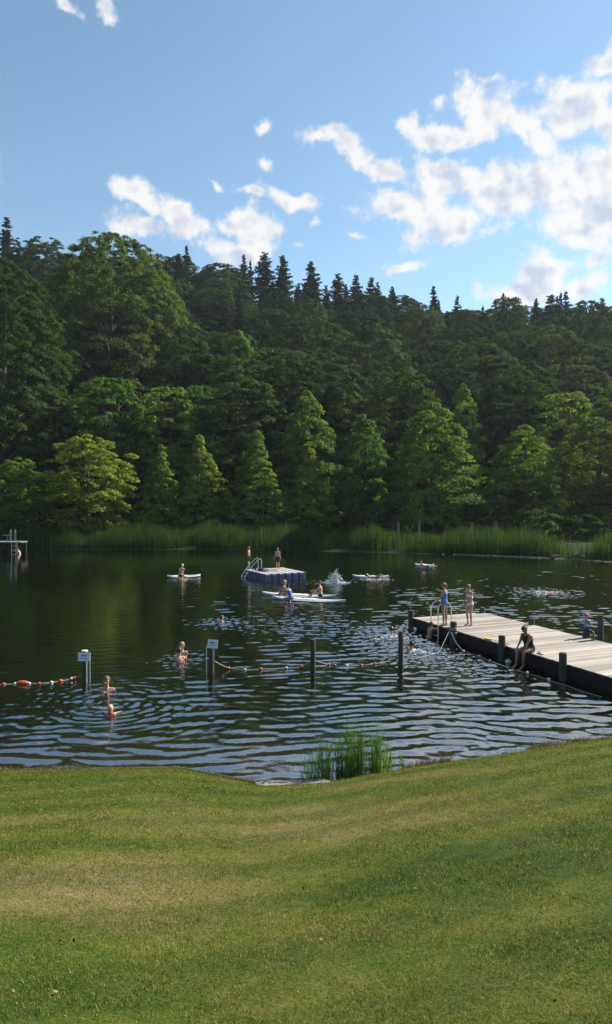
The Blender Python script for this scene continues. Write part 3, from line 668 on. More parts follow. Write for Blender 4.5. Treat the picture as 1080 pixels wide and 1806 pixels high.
dk = b.build('deck_boards', m_plank, jet, smooth=False); a_ = dk.data.attributes.new('tone', 'FLOAT', 'POINT'); a_.data.foreach_set('value', tones)
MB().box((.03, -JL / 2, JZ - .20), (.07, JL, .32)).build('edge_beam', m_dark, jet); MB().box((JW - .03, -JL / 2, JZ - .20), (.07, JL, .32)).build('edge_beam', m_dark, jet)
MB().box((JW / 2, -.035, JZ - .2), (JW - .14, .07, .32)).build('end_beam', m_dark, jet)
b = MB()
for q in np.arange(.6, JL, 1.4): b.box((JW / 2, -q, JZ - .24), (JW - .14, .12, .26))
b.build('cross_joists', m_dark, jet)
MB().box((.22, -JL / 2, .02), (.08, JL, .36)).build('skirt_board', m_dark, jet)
def pile(parent, t_, s, top, r=.115, bottom=-1.0, name='pile'):
    c = Vector((s, -t_, 0)); b = MB(); n = 14
    rr = [r * 1.04, r * 1.0, r, r * .97, r * .8]; zz = [bottom, 0, top - .06, top - .02, top]
    b.tube([(c.x, c.y, z) for z in zz], rr, n)
    return b.build(name, m_pile, parent)
for (t_, s, top) in ((-.1, -.02, .80), (5.89, -.1, .84), (8.74, -.1, .84), (11.7, -.1, .84), (14.4, -.1, .84), (.1, JW - .1, .74), (3.17, JW - .05, .76), (5.99, JW - .02, .74), (8.9, JW, .76), (11.8, JW, .76)):
    pile(jet, t_, s, top)
tp = pile(jet, 3.13, -.14, .86, .125)
b = MB(); c = Vector((-.14, -3.13, 0))
for z in (.56, .60, .64, .45): b.tube([c + Vector((math.cos(w) * .135, math.sin(w) * .135, z)) for w in np.linspace(0, 6.3, 18)], .014, 6)
b.build('rope_wrap', m_rope, tp)
tq = pile(jet, 6.35, JW + .28, 1.34, .10)
# jetty ladder
lad = empty('bathing_ladder', J(1.82, 0), JR); tag(lad, 'stainless steel bathing ladder with two arched handrails on the jetty edge', 'ladder')
for s_ in (-1, 1):
    yy = .25 * s_; P = [(-.12, yy, -1.1), (-.12, yy, .55)] + [(.18 - .30 * math.cos(a), yy, .64 + .27 * math.sin(a)) for a in np.linspace(0, math.pi, 13)] + [(.48, yy, .5), (.48, yy, .0)]
    MB().tube(P, .021, 8).build('handrail', m_steel, lad)
for z in (-.12, -.38, -.64, -.9): MB().box((-.12, 0, z), (.07, .5, .03), bev=.006).build('rung', m_steel, lad)
# things lying on the jetty
m_yel = mat('yellow plastic', (.50, .34, .05), .5); m_brn = mat('brown leather', (.10, .06, .04), .8)
pa, pb = on(855, 1125, .53), on(898, 1137.5, .53); dv = (pb - pa).normalized()
pd = empty('paddle', pa); tag(pd, 'yellow paddle lying on the planks behind the stumpy near-edge pile', 'paddle')
MB().tube([Vector((0, 0, .018)) + dv * q for q in (.42, 1.0, (pb - pa).length)], .015, 8).build('shaft', m_yel, pd)
sd_ = Vector((-dv.y, dv.x, 0)); b = MB(); vs = []
for q, w in ((0, .05), (.08, .085), (.3, .09), (.42, .03), (.5, .016)):
    for z in (.006, .03): vs += [dv * q + sd_ * w + Vector((0, 0, z)), dv * q - sd_ * w + Vector((0, 0, z))]
fs = [(0, 1, 3, 2), (16, 18, 19, 17)]
for i in range(4): a = i * 4; fs += [(a, a + 4, a + 5, a + 1), (a + 2, a + 3, a + 7, a + 6), (a, a + 2, a + 6, a + 4), (a + 1, a + 5, a + 7, a + 3)]
b._add(vs, fs); b.build('blade', m_yel, pd)
q = on(953, 1154, .5); sh = empty('sandal', q, .4); tag(sh, 'small brown sandal beside the seated woman', 'sandal')
MB().box((0, 0, .012), (.10, .24, .022), bev=.01).build('sole', m_brn, sh); MB().tube([(-.05, .04, .02), (-.03, .05, .065), (.03, .05, .065), (.05, .04, .02)], .014, 8).build('strap', m_brn, sh)

# ------------------------------------------------------------------ posts, signs and buoy lines of the swimming area
m_sign = mat('white sign panel', (.60, .66, .74), .5); m_ink = mat('dark sign lettering', (.05, .07, .14), .6); m_alu = mat('pale metal pole', (.55, .58, .58), .4, .5, .6)
m_red = mat('orange red float', (.38, .055, .022), .5); m_white = mat('off-white float', (.46, .44, .39), .6)
def wpost(px, basey, top, r, label, cat='post'):
    q = on(px, basey); e = empty('mooring_post' if cat == 'post' else 'sign_post', (q.x, q.y, 0)); tag(e, label, cat)
    b = MB(); b.tube([(0, 0, -1.2), (0, 0, .0), (.006, 0, top * .6), (0, 0, top - .03), (0, 0, top)], [r * 1.03, r, r * .98, r, r * .86], 14); b.build('post', m_pile, e); return e
def sign(e, w, h, z, x, tilt, pole_xs):
    e2 = MB(); T = Matrix.Translation((x, -.12, z)) @ Matrix.Rotation(tilt, 4, 'Y') @ Matrix.Rotation(R(-6), 4, 'X'); e2.box((0, 0, 0), (w, .012, h), M=T); s = e2.build('sign_panel', m_sign, e, smooth=False)
    b = MB(); r = random.Random(4); xx = -w * .22
    while xx < w * .2:                                     # one short bold word, then a finer line: too small to read in the photograph
        ww = w * .055; b.box((0, 0, 0), (ww, .004, h * .17), M=T @ Matrix.Translation((xx, -.0085, h * .14)) @ Matrix.Rotation(r.uniform(-.25, .25), 4, 'Y')); xx += ww * 1.35
    b.box((0, 0, 0), (w * .66, .004, h * .045), M=T @ Matrix.Translation((0, -.0085, -h * .2)))
    b.build('lettering', m_ink, s, smooth=False)
    for q in pole_xs: MB().tube([(q, -.1, -1.0), (q, -.1, z - h * .3)], .011, 6).build('pole', m_alu, e)
e = wpost(150, 1203, .80, .08, 'dark post with a white sign and two thin poles, left of the bathers', 'sign post'); sign(e, .36, .25, .78, .02, 0, (.085, .185)); MB().tube([(0.0, 0, .92), (0.0, 0, .95)], [.10, .09], 12).build('cap', m_white, e); MB().tube([(0, 0, .8), (0, 0, .92)], .07, 10).build('post_top', m_pile, e)
e = wpost(373, 1186, .84, .088, 'dark post with a small tilted white sign on top', 'sign post'); sign(e, .32, .26, .92, .06, R(5), (-.135,))
wpost(552, 1178, .93, .085, 'bare dark post between the tilted sign and the jetty')
wpost(707, 1173, 1.11, .085, 'bare black post nearest the jetty, standing in the bright ripples')
def W3(px, py, z=.02): return on(px, py, z)
def ropeline(name, pts, floats, label, r=.014):
    root = tag(empty(name, pts[0]), label, 'buoy line'); o = Vector(pts[0])
    P = []
    for i in range(len(pts) - 1):
        a, c = Vector(pts[i]), Vector(pts[i + 1])
        for k in range(6): P.append(a.lerp(c, k / 6) - o + Vector((0, 0, -.012 * math.sin(math.pi * k / 6))))
    P.append(Vector(pts[-1]) - o); MB().tube(P, r, 6).build('rope', m_rope, root)
    for (px, py, rr, ln, m) in floats:
        c = on(px, py, .03) - o; j = min(range(len(P)), key=lambda i: (P[i] - c).length); c = P[j]; d = (P[min(j + 1, len(P) - 1)] - P[max(j - 1, 0)]).normalized()
        MB().tube([c + d * (ln * s) for s in (-.5, -.42, -.25, 0, .25, .42, .5)], [rr * .25, rr * .62, rr * .92, rr, rr * .92, rr * .62, rr * .25], 12).build('float', m, root)
sp1 = on(150, 1203); s1 = Vector((sp1.x - .09, sp1.y, .22))
ropeline('buoy_line', [W3(-60, 1213), W3(0, 1207), W3(40, 1205), W3(75, 1205), W3(107, 1201), W3(130, 1196, .05), s1],
         [(-30, 1210, .05, .12, m_white), (7, 1207, .055, .12, m_red), (26, 1205, .05, .1, m_white), (39, 1204, .085, .36, m_red), (53, 1205, .05, .1, m_white), (71, 1204, .045, .1, m_red), (90, 1203, .05, .1, m_white), (107, 1200, .055, .13, m_red), (124, 1196, .05, .1, m_white), (139, 1188, .05, .14, m_red)],
         'rope with red and white floats running left from the sign post')
p2 = on(373, 1186); p3 = on(552, 1178); p4 = on(707, 1173)
ropeline('buoy_line', [Vector((p2.x + .09, p2.y, .36)), W3(403, 1178, .05), W3(432, 1181), W3(460, 1180), W3(505, 1178), W3(532, 1176, .05), Vector((p3.x - .09, p3.y, .2))],
         [(403, 1178, .05, .11, m_red), (432, 1181, .04, .1, m_white), (461, 1180, .05, .11, m_red), (506, 1178, .04, .1, m_white), (533, 1176, .05, .11, m_red)], 'slack rope with orange floats between the tilted sign and the bare post')
ropeline('buoy_line', [Vector((p3.x + .09, p3.y, .24)), W3(580, 1172), W3(612, 1174), W3(650, 1172), W3(685, 1166, .05), Vector((p4.x - .08, p4.y, .34))],
         [(572, 1170, .045, .1, m_red), (592, 1172, .05, .11, m_red), (616, 1174, .04, .1, m_white), (638, 1172, .05, .11, m_red), (664, 1170, .04, .1, m_red)], 'rope with small red floats between the two bare posts')
tpw = J(3.13, -.3, .58)
ropeline('mooring_rope', [Vector((p4.x + .08, p4.y, .36)), W3(740, 1160, .03), W3(775, 1150, .05), tpw], [], 'thin rope from the black post to the tall jetty pile', .008)
ropeline('buoy_line', [tpw, J(3.7, -.45, .25), J(4.3, -.55, .04), J(5.2, -.5, .03), J(6.2, -.62, .03), J(7.2, -.6, .03), J(8.2, -.5, .03), J(9.2, -.5, .03), J(10.6, -.45, .03)],
         [], 'white rope with small pale floats trailing along the dark side of the jetty', .009)
rb = COL.objects[-1].parent
for (t_, s_, r_) in ((4.35, -.55, .05), (5.2, -.5, .05), (5.9, -.6, .055), (7.7, -.55, .05), (8.6, -.5, .06)): MB().ball(J(t_, s_, .03) - Vector(rb.location), (r_, r_, r_)).build('float', m_white, rb)
c = on(897, 1167, .05); fb = MB(); fb.ball((0, 0, .0), (.11, .13, .075)); fb.tube([(0, 0, .06), (0, 0, .10), (.03, 0, .12)], .012, 8); o = fb.build('mooring_buoy', m_white); o.location = c; tag(o, 'pale rounded buoy floating by the seated woman\'s feet', 'buoy')
tq2 = J(6.35, JW + .4, 1.2); o = MB().tube([tq2, tq2 + Vector((.35, -.3, -.35)), tq2 + Vector((.9, -.7, -.8)), tq2 + Vector((1.8, -1.6, -1.17))], .016, 6).build('mooring_rope', m_rope); tag(o, 'pale rope slanting into the water from the tall far-side jetty pile', 'rope')

# ------------------------------------------------------------------ raft
m_blue = mat('blue plastic', (.022, .026, .10), .45, .5, noise=(2.5, (.035, .04, .13), .5)); m_rtop = mat('worn raft deck', (.30, .30, .33), .8, .3, noise=(3, (.40, .38, .34), .5))
TH = R(28); B0 = on(468, 1013, .46); raft = empty('swim_raft', (B0.x, B0.y, 0), TH); tag(raft, 'square blue modular swimming raft with grey top in mid lake', 'raft')
b = MB(); tb = MB(); NXR, NYR, md = 6, 7, .5
for i in range(NXR):
    for j in range(NYR):
        cx, cy = (i + .5) * md, (j + .5) * md; b.box((cx, cy, .16), (md - .03, md - .03, .54), bev=.055); tb.box((cx, cy, .445), (md - .07, md - .07, .03), bev=.02)
b.build('float_blocks', m_blue, raft, smooth=False); tb.build('deck_pads', m_rtop, raft, smooth=False)
b = MB()
for i in range(NXR + 1):
    for j in range(NYR + 1): b.tube([(i * md, j * md, .42), (i * md, j * md, .475)], [.075, .06], 8)
b.build('connector_pins', m_blue, raft)
# ladder at the raft's left side, its rails slanting up over the deck
rl = empty('raft_ladder', (B0.x, B0.y, 0), TH); 
bpy.data.objects.remove(rl)
b = MB()
for yy in (2.35, 2.9):
    b.tube([(-.5, yy, -.6), (-.42, yy, .1), (-.05, yy, .62), (.55, yy, 1.2), (.72, yy, 1.28), (.8, yy, 1.16), (.8, yy, .46)], .026, 8)
for z, xx in ((.1, -.42), (-.15, -.45), (.35, -.24)): b.tube([(xx, 2.35, z), (xx, 2.9, z)], .022, 6)
b.build('ladder', m_steel, raft)

# ------------------------------------------------------------------ far-left platform with ladder
m_dull = mat('dull galvanised pipe', (.20, .21, .21), .5, .4, .5)
m_grey = mat('grey boards', (.20, .20, .195), .85, .2, noise=(2, (.12, .12, .115), .5))
q = at(-30, 956, 67.5); fl = empty('far_jetty', (q.x, q.y, 0)); tag(fl, 'small grey jetty with its own ladder at the far left bank', 'jetty')
zt = q.z; MB().box((0, 1.2, zt - .06), (7.0, 1.6, .09)).build('deck', m_grey, fl, smooth=False)
for xx in (-3, 0, 3.2):
    for yy in (.1, 2.3): MB().tube([(xx, yy, -1), (xx, yy, zt - .1)], .09, 8).build('support', m_pile, fl)
xr = at(20, 956, 67).x - q.x
la = empty('bathing_ladder', (q.x + xr + .1, q.y - .15, zt)); tag(la, 'tall double-hoop ladder on the small far-left jetty', 'ladder')
for xx in (-.22, .22):
    P = [(xx, -.05, -1.9), (xx, -.05, .75)] + [(xx - .0 - (.15 - .15 * math.cos(a)) * 1, -.05 + .22 - .22 * math.cos(a), .75 + .42 * math.sin(a)) for a in np.linspace(0, math.pi, 11)] + [(xx - .3, .4, 0)]
    MB().tube(P, .024, 8).build('handrail', m_dull, la)
for z in (-.35, -.75, -1.15): MB().box((0, -.05, z), (.44, .09, .05)).build('rung', m_dull, la)
MB().box((-.75, .3, .65), (.9, .05, .07)).build('cross_bar', m_dull, la); MB().tube([(-.75, .3, 0), (-.75, .3, .65)], .03, 6).build('upright', m_dull, la)

# ------------------------------------------------------------------ boards on the water
m_brd = mat('white board foam', (.43, .44, .43), .45, .5, noise=(2, (.33, .36, .38), .5)); m_pad = mat('pale deck pad', (.45, .52, .50), .8, .2)
def board(p0, p1, w, label, th=.12):
    p0, p1 = Vector(p0), Vector(p1); L = (p1 - p0).length; c = (p0 + p1) / 2; e = empty('paddle_board', (c.x, c.y, 0), math.atan2((p1 - p0).y, (p1 - p0).x)); tag(e, label, 'paddle board')
    b = MB(); n = 22; vs = []
    for i in range(n + 1):
        s = -1 + 2 * i / n; hw = w / 2 * (1 - abs(s) ** 2.6) ** .6 + .004; rock = .10 * abs(s) ** 4
        for (fx, z) in ((-.8, 0), (-1, th * .5), (-.8, th), (0, th * 1.05), (.8, th), (1, th * .5), (.8, 0), (0, -.01)): vs.append((s * L / 2, hw * fx, z + rock - .02))
    fs = [tuple(range(7, -1, -1)), tuple(n * 8 + k for k in range(8))]
    for i in range(n):
        for k in range(8): fs.append((i * 8 + k, i * 8 + (k + 1) % 8, (i + 1) * 8 + (k + 1) % 8, (i + 1) * 8 + k))
    b._add(vs, fs); b.build('hull', m_brd, e)
    MB().box((-.1 * L, 0, th + .002), (L * .42, w * .62, .012), bev=.005).build('deck_pad', m_pad, e); return e
board(on(295, 1019), on(354, 1017), .75, 'white paddle board under the lone paddler left of the raft')
board(on(480, 1056), on(610, 1064), .8, 'nearer of the two white paddle boards in front of the raft')
board(on(463, 1049), on(592, 1055), .8, 'farther of the two white paddle boards in front of the raft')
board(on(622, 1018), on(686, 1019), .7, 'white board carrying a reclining bather right of the splash')
board(on(732, 997.5), on(766, 998.5), .65, 'most distant white board, near the far reeds')

# ------------------------------------------------------------------ people
SK1 = mat('fair skin', (.40, .23, .16), .5, .4); SK2 = mat('tanned skin', (.28, .15, .10), .5, .4); M_EYE = mat('eye', (.02, .015, .012), .3); M_LIP = mat('lips', (.33, .10, .08), .5)
CL_ = {'black': (.012, .012, .016), 'navy': (.02, .03, .09), 'blue': (.09, .16, .38), 'white': (.62, .58, .56), 'pink': (.75, .16, .32), 'red': (.50, .05, .05), 'maroon': (.10, .02, .03), 'grey': (.22, .24, .26), 'cap_pink': (.60, .16, .30)}
MC = {k: mat(k.replace('_', ' ') + ' cloth', v, .8, .2) for k, v in CL_.items()}
mfl = bpy.data.materials.new('floral print cloth'); mfl.use_nodes = True; t = NT(mfl.node_tree); p = mfl.node_tree.nodes['Principled BSDF']; tcn = t.n('ShaderNodeTexCoord')
vn = t.n('ShaderNodeTexVoronoi'); vn.inputs['Scale'].default_value = 14; t.l(tcn.outputs['Object'], vn.inputs['Vector']); t.l(t.mix(t.mapr(vn.outputs[0], .25, .4), (.7, .6, .62), (.10, .10, .25)), p.inputs['Base Color']); MC['floral'] = mfl
HC = {'brown': mat('brown hair', (.045, .025, .015), .6), 'dark': mat('dark hair', (.012, .009, .008), .5), 'blond': mat('blond hair', (.40, .28, .13), .6), 'light': mat('light brown hair', (.17, .11, .06), .6), 'grey': mat('grey hair', (.38, .36, .33), .7)}

def loft(P, RX_, RY_, side, n=14):
    """closed tube through P with half-widths RX_ along `side` and RY_ across"""
    P = [Vector(q) for q in P]; vs = []; fs = []
    for i, q in enumerate(P):
        t = (P[min(i + 1, len(P) - 1)] - P[max(i - 1, 0)]).normalized(); a = Vector(side); a = (a - t * a.dot(t)).normalized(); b_ = t.cross(a)
        for k in range(n): w = 2 * math.pi * k / n; vs.append(q + a * math.cos(w) * RX_[i] + b_ * math.sin(w) * RY_[i])
    for i in range(len(P) - 1):
        for k in range(n): fs.append((i * n + k, i * n + (k + 1) % n, (i + 1) * n + (k + 1) % n, (i + 1) * n + k))
    fs.append(tuple(range(n - 1, -1, -1))); fs.append(tuple((len(P) - 1) * n + k for k in range(n))); return vs, fs
def nrm(v): return Vector(v).normalized()
def person(loc, yaw, H, label, skin=SK1, torso=(0, 0, 1), head=(0, 0, 1), look=(0, 1, 0), arms=None, legs=None, wear=(), hair='brown', style='short', wide=1.0, mode='stand', vox=.011, shrug=0):
    s = H / 1.70; T = nrm(torso); side = Vector((1, 0, 0)); fw = T.cross(side) * -1; fw = (side.cross(T) * -1).normalized()
    arms = arms or [((-.12, .02, -1), (-.05, .12, -1))] * 2; legs = legs or [((0, .03, -1), (0, -.03, -1), (0, 1, -.15))] * 2
    if H < 1.35: hs = 1.0 + (1.35 - H) * .55
    else: hs = 1.0
    m = MB(); bones = []; armseg = []
    def part(name, P, rx, ry, sd=side, n=14):
        vs, fs = loft(P, rx, ry, sd, n); m._add(vs, fs); 
        for i in range(len(P) - 1): bones.append((name, Vector(P[i]), Vector(P[i + 1]), (rx[i] + ry[i]) / 2, (rx[i + 1] + ry[i + 1]) / 2, i / (len(P) - 1), 1 / (len(P) - 1)))
    O = Vector((0, 0, 0)); curl = nrm(T + Vector((0, 0, .0)))
    Z = [-.12, -.06, .02, .12, .22, .33, .42, .485]; w = wide
    part('torso', [O + curl * (z * s) for z in Z], [q * s for q in (.10 * w, .155 * w, .158 * w, .128 * w, .135 * w, .16 * w, .158, .06)], [q * s for q in (.07 * w, .115 * w, .115 * w, .098 * w, .10 * w, .115 * w, .088, .055)])
    NB = O + curl * (.47 * s); Hd = nrm(head); part('neck', [NB, NB + Hd * .11 * s], [.055 * s, .05 * s], [.055 * s, .052 * s])
    HC_ = NB + Hd * .185 * s * (1 if hs == 1 else hs * .97); lk = nrm(Vector(look) - Hd * Vector(look).dot(Hd)); hx = lk.cross(Hd).normalized(); k = s * hs
    rows = [(-.118, .03, .04, .025), (-.10, .048, .062, .012), (-.06, .062, .082, .004), (0, .074, .094, 0), (.05, .074, .096, -.004), (.085, .06, .08, -.006), (.108, .035, .045, -.006), (.116, .012, .015, -.006)]
    part('head', [HC_ + Hd * (a * k) + lk * (d_ * k) for a, _, _, d_ in rows], [q[1] * k for q in rows], [q[2] * k for q in rows], hx, 16)
    vs, fs = loft([HC_ + lk * .08 * k + Hd * .02 * k, HC_ + lk * .108 * k - Hd * .025 * k, HC_ + lk * .09 * k - Hd * .035 * k], [.009 * k, .018 * k, .014 * k], [.009 * k, .012 * k, .008 * k], hx, 8); m._add(vs, fs)
    for sx_ in (-1, 1):
        c_ = HC_ + hx * sx_ * .078 * k - Hd * .01 * k; vs, fs = loft([c_ - Hd * .03 * k, c_, c_ + Hd * .03 * k], [.006 * k, .009 * k, .007 * k], [.012 * k, .018 * k, .014 * k], hx, 8); m._add(vs, fs)
    for i, sx_ in enumerate((-1, 1)):
        a = arms[i]; mir = Vector((sx_, 1, 1)); du = nrm(Vector(a[0]) * mir) if len(a) < 4 else nrm(a[0]); df = nrm(Vector(a[1]) * mir) if len(a) < 4 else nrm(a[1])
        S_ = O + curl * ((.435 + shrug) * s) + side * sx_ * .165 * s * (1 + (w - 1) * .4); E_ = S_ + du * .275 * s; Wr = E_ + df * .24 * s; armseg.append((S_, du))
        part('shoulder', [O + curl * .43 * s + side * sx_ * .08 * s, S_], [.062 * s, .058 * s], [.062 * s, .056 * s], T, 10)
        part('arm', [S_ - du * .02 * s, S_ + du * .1 * s, E_, Wr], [.052 * s * (.5 + w / 2), .047 * s * (.5 + w / 2), .036 * s, .026 * s], [.052 * s * (.5 + w / 2), .045 * s * (.5 + w / 2), .036 * s, .022 * s], T if abs(du.dot(T)) < .95 else fw, 10)
        hd = nrm(df + Vector((0, .15, -.1))); ps = nrm(hd.cross(Vector((0, 1, .2)))) if abs(hd.y) < .9 else nrm(hd.cross(Vector((0, 0, 1)))); pn = hd.cross(ps)
        Pm = Wr + hd * .085 * s; part('hand', [Wr, Wr + hd * .045 * s, Pm], [.024 * s, .036 * s, .038 * s], [.018 * s, .016 * s, .013 * s], ps, 10)
        fr_ = max(.0088 * s, .0065)
        for j, (o_, l_) in enumerate(((-.028, .062), (-.0095, .074), (.0095, .070), (.028, .054))):
            f0 = Pm + ps * o_ * s - hd * .012 * s; f1 = f0 + (hd + pn * .15) * l_ * .55 * s + ps * o_ * .2 * s; f2 = f1 + (hd + pn * .55) * l_ * .5 * s; part('hand', [f0, f1, f2], [fr_] * 2 + [fr_ * .85], [fr_] * 2 + [fr_ * .85], ps, 7)
        f0 = Wr + hd * .03 * s - ps * .028 * s; f1 = f0 + (hd * .6 - ps * .75 + pn * .2) * .045 * s; part('hand', [f0, f1, f1 + (hd * .9 - ps * .2 + pn * .3) * .032 * s], [fr_ * 1.2, fr_ * 1.1, fr_ * .9], [fr_ * 1.2, fr_ * 1.1, fr_ * .9], ps, 7)
        g = legs[i]; mir = Vector((sx_, 1, 1)); dt = nrm(Vector(g[0]) * mir) if len(g) < 4 else nrm(g[0]); ds = nrm(Vector(g[1]) * mir) if len(g) < 4 else nrm(g[1]); dfo = nrm(Vector(g[2]) * mir)
        Hp = O + side * sx_ * .085 * s * (.6 + .4 * w) - curl * .05 * s; K = Hp + dt * .42 * s; A = K + ds * .41 * s; ww = .4 + .6 * w
        part('thigh', [Hp - dt * .02 * s, Hp + dt * .12 * s, Hp + dt * .28 * s, K], [.088 * s * ww, .086 * s * ww, .067 * s * ww, .05 * s], [.092 * s * ww, .088 * s * ww, .068 * s * ww, .052 * s], side, 12)
        cf = Vector((0, -1, 0)) if abs(ds.y) < .8 else Vector((0, 0, -1)); cf = (cf - ds * cf.dot(ds)).normalized()
        part('shin', [K, K + ds * .12 * s + cf * .014 * s, K + ds * .26 * s, A], [.05 * s, .054 * s * (.6 + .4 * w), .04 * s, .031 * s], [.05 * s, .056 * s * (.6 + .4 * w), .041 * s, .035 * s], side, 12)
        up_ = -ds; sl = A - dfo * .045 * s + ds * .035 * s
        part('foot', [sl, A + ds * .04 * s + dfo * .03 * s, A + ds * .052 * s + dfo * .11 * s, A + ds * .058 * s + dfo * .165 * s, A + ds * .058 * s + dfo * .195 * s], [.026 * s, .034 * s, .042 * s, .04 * s, .02 * s], [.03 * s, .036 * s, .024 * s, .016 * s, .009 * s], dfo.cross(ds) if abs(dfo.dot(ds)) < .98 else side, 10)
    me = bpy.data.meshes.new('raw'); me.from_pydata([tuple(v) for v in m.v], [], m.f); o = col(bpy.data.objects.new('person', me))
    md_ = o.modifiers.new('r', 'REMESH'); md_.mode = 'VOXEL'; md_.voxel_size = vox * max(.8, s); sm = o.modifiers.new('s', 'SMOOTH'); sm.factor = .5; sm.iterations = 2
    dg = bpy.context.evaluated_depsgraph_get(); me2 = bpy.data.meshes.new_from_object(o.evaluated_get(dg)); o.modifiers.clear(); o.data = me2; bpy.data.meshes.remove(me)
    n = len(me2.vertices); V = np.empty(n * 3, np.float32); me2.vertices.foreach_get('co', V); V = V.reshape(-1, 3); Nn = np.empty(n * 3, np.float32); me2.vertices.foreach_get('normal', Nn); Nn = Nn.reshape(-1, 3)
    best = np.full(n, 1e9); lab = np.zeros(n, int); tt = np.zeros(n); names = sorted({b_[0] for b_ in bones})
    for (nm, a, b_, r0, r1, t0, dt_) in bones:
        a_ = np.array(a); ab = np.array(b_) - a_; u = np.clip((V - a_) @ ab / max(ab @ ab, 1e-9), 0, 1); d = np.linalg.norm(V - a_ - u[:, None] * ab, axis=1) - (r0 + (r1 - r0) * u)
        k2 = d < best; best[k2] = d[k2]; lab[k2] = names.index(nm); tt[k2] = t0 + dt_ * u[k2]
    # shift to stand / sit
    zmin = V[:, 2].min(); sh_ = {'stand': -zmin, 'sit': .125 * s * (.55 + .45 * w), 'abs': 0}[mode]
    V2 = V + np.array([0, 0, sh_]); me2.vertices.foreach_set('co', V2.ravel().astype(np.float32))
    F4 = np.array([tuple(p_.vertices) if len(p_.vertices) == 4 else tuple(p_.vertices) + (p_.vertices[-1],) for p_ in me2.polygons])
    me2.materials.clear(); me2.materials.append(skin); me2.materials.append(M_EYE); me2.materials.append(M_LIP)
    cen = V[F4].mean(1) - np.array(HC_); q = np.stack([cen @ np.array(hx), cen @ np.array(lk), cen @ np.array(Hd)], -1) / k
    mi = np.zeros(len(F4), np.int32); fr2 = q[:, 1] > .06
    mi[fr2 & (np.abs(np.abs(q[:, 0]) - .031) < .016) & (np.abs(q[:, 2] - .012) < .009)] = 1; mi[fr2 & (np.abs(q[:, 0]) < .024) & (np.abs(q[:, 2] + .066) < .009)] = 2
    me2.polygons.foreach_set('material_index', mi); me2.polygons.foreach_set('use_smooth', np.ones(len(F4), bool)); me2.update()
    o.location = loc; o.rotation_euler = (0, 0, R(yaw)); tag(o, label, 'person')
    L = lambda nm: lab == (names.index(nm) if nm in names else -1)
    def garment(name, mask, off, mt, extra=None):
        fk = mask[F4].all(1); f4 = F4[fk]; 
        if not len(f4): return
        used, inv = np.unique(f4, return_inverse=True); VV = V2[used] + Nn[used] * off; ob = mesh_np(name, VV, inv.reshape(-1, 4), 4, mt, o, smooth=True)
        if extra:
            bm_ = MB(); bm_.v = [tuple(v) for v in VV]; bm_.f = [tuple(int(z) for z in dict.fromkeys(r_)) for r_ in inv.reshape(-1, 4)]; bm_.mi = [0] * len(bm_.f); extra(bm_); bpy.data.objects.remove(ob); ob = bm_.build(name, mt, o)
        return ob
    off = Vector((0, 0, sh_)); to, th_ = L('torso'), L('thigh'); front = (V - np.array(O)) @ np.array(fw)
    for (kind, c) in wear:
        if kind == 'shorts': garment('shorts', (to & (tt < .30)) | (th_ & (tt < .72)), .012, MC[c])
        elif kind == 'trunks': garment('swim_trunks', (to & (tt < .28)) | (th_ & (tt < .35)), .009, MC[c])
        elif kind == 'onepiece':
            sdx = np.abs(V @ np.array(side)); strap = (to | L('shoulder')) & (sdx > .055 * s) & (sdx < .10 * s)
            garment('swimsuit', (to & (tt < .80)) | strap & (tt > .0) | (th_ & (tt < .14)), .007, MC[c])
        elif kind == 'top': garment('shirt', (to & (tt > .12)) | L('shoulder') | (L('arm') & (tt < .2)), .010, MC[c])
        elif kind == 'bottoms': garment('bikini_bottom', (to & (tt < .24)) | (th_ & (tt < .10)), .007, MC[c])
        elif kind == 'bra': garment('bikini_top', to & (tt > .62) & (tt < .76), .007, MC[c])
        elif kind == 'armbands':
            
            for (q_, d_) in armseg:
                q_ = q_ + off; b_ = MB(); b_.tube([q_ + d_ * (.07 + .16 * f) * s for f in (0, .1, .35, .65, .9, 1)], [z_ * s for z_ in (.05, .085, .105, .105, .085, .05)], 12); b_.build('armband', MC[c], o)
    qh = V - np.array(HC_); hq = np.stack([qh @ np.array(hx), qh @ np.array(lk), qh @ np.array(Hd)], -1) / k; hm = L('head') | (L('neck') & (hq[:, 2] > -.12))
    low = {'short': -.035, 'long': -.13, 'pony': -.06, 'bun': -.06, 'cap': .03, 'bob': -.12}[style]
    hmk = hm & ((hq[:, 2] > .052 - .0 * hq[:, 1]) | ((hq[:, 1] < .025 - .25 * np.maximum(-hq[:, 2], 0)) & (hq[:, 2] > low)))
    def ex(bm_):
        Q = HC_ + off
        if style == 'pony': bm_.tube([Q - lk * .08 * k + Hd * .03 * k, Q - lk * .125 * k, Q - lk * .12 * k - Hd * .12 * k, Q - lk * .10 * k - Hd * .22 * k], [.025 * k, .032 * k, .026 * k, .008 * k], 8)
        if style == 'bun': bm_.ball(Q - lk * .11 * k + Hd * .045 * k, (.042 * k,) * 3, 10, 7)
        if style == 'long': bm_.tube([Q - lk * .05 * k - Hd * .0 * k, Q - lk * .075 * k - Hd * .1 * k, Q - lk * .07 * k - Hd * .25 * k], [.075 * k, .065 * k, .03 * k], 10)
    garment('hair', hmk, .014 if style != 'cap' else .006, HC[hair], ex)
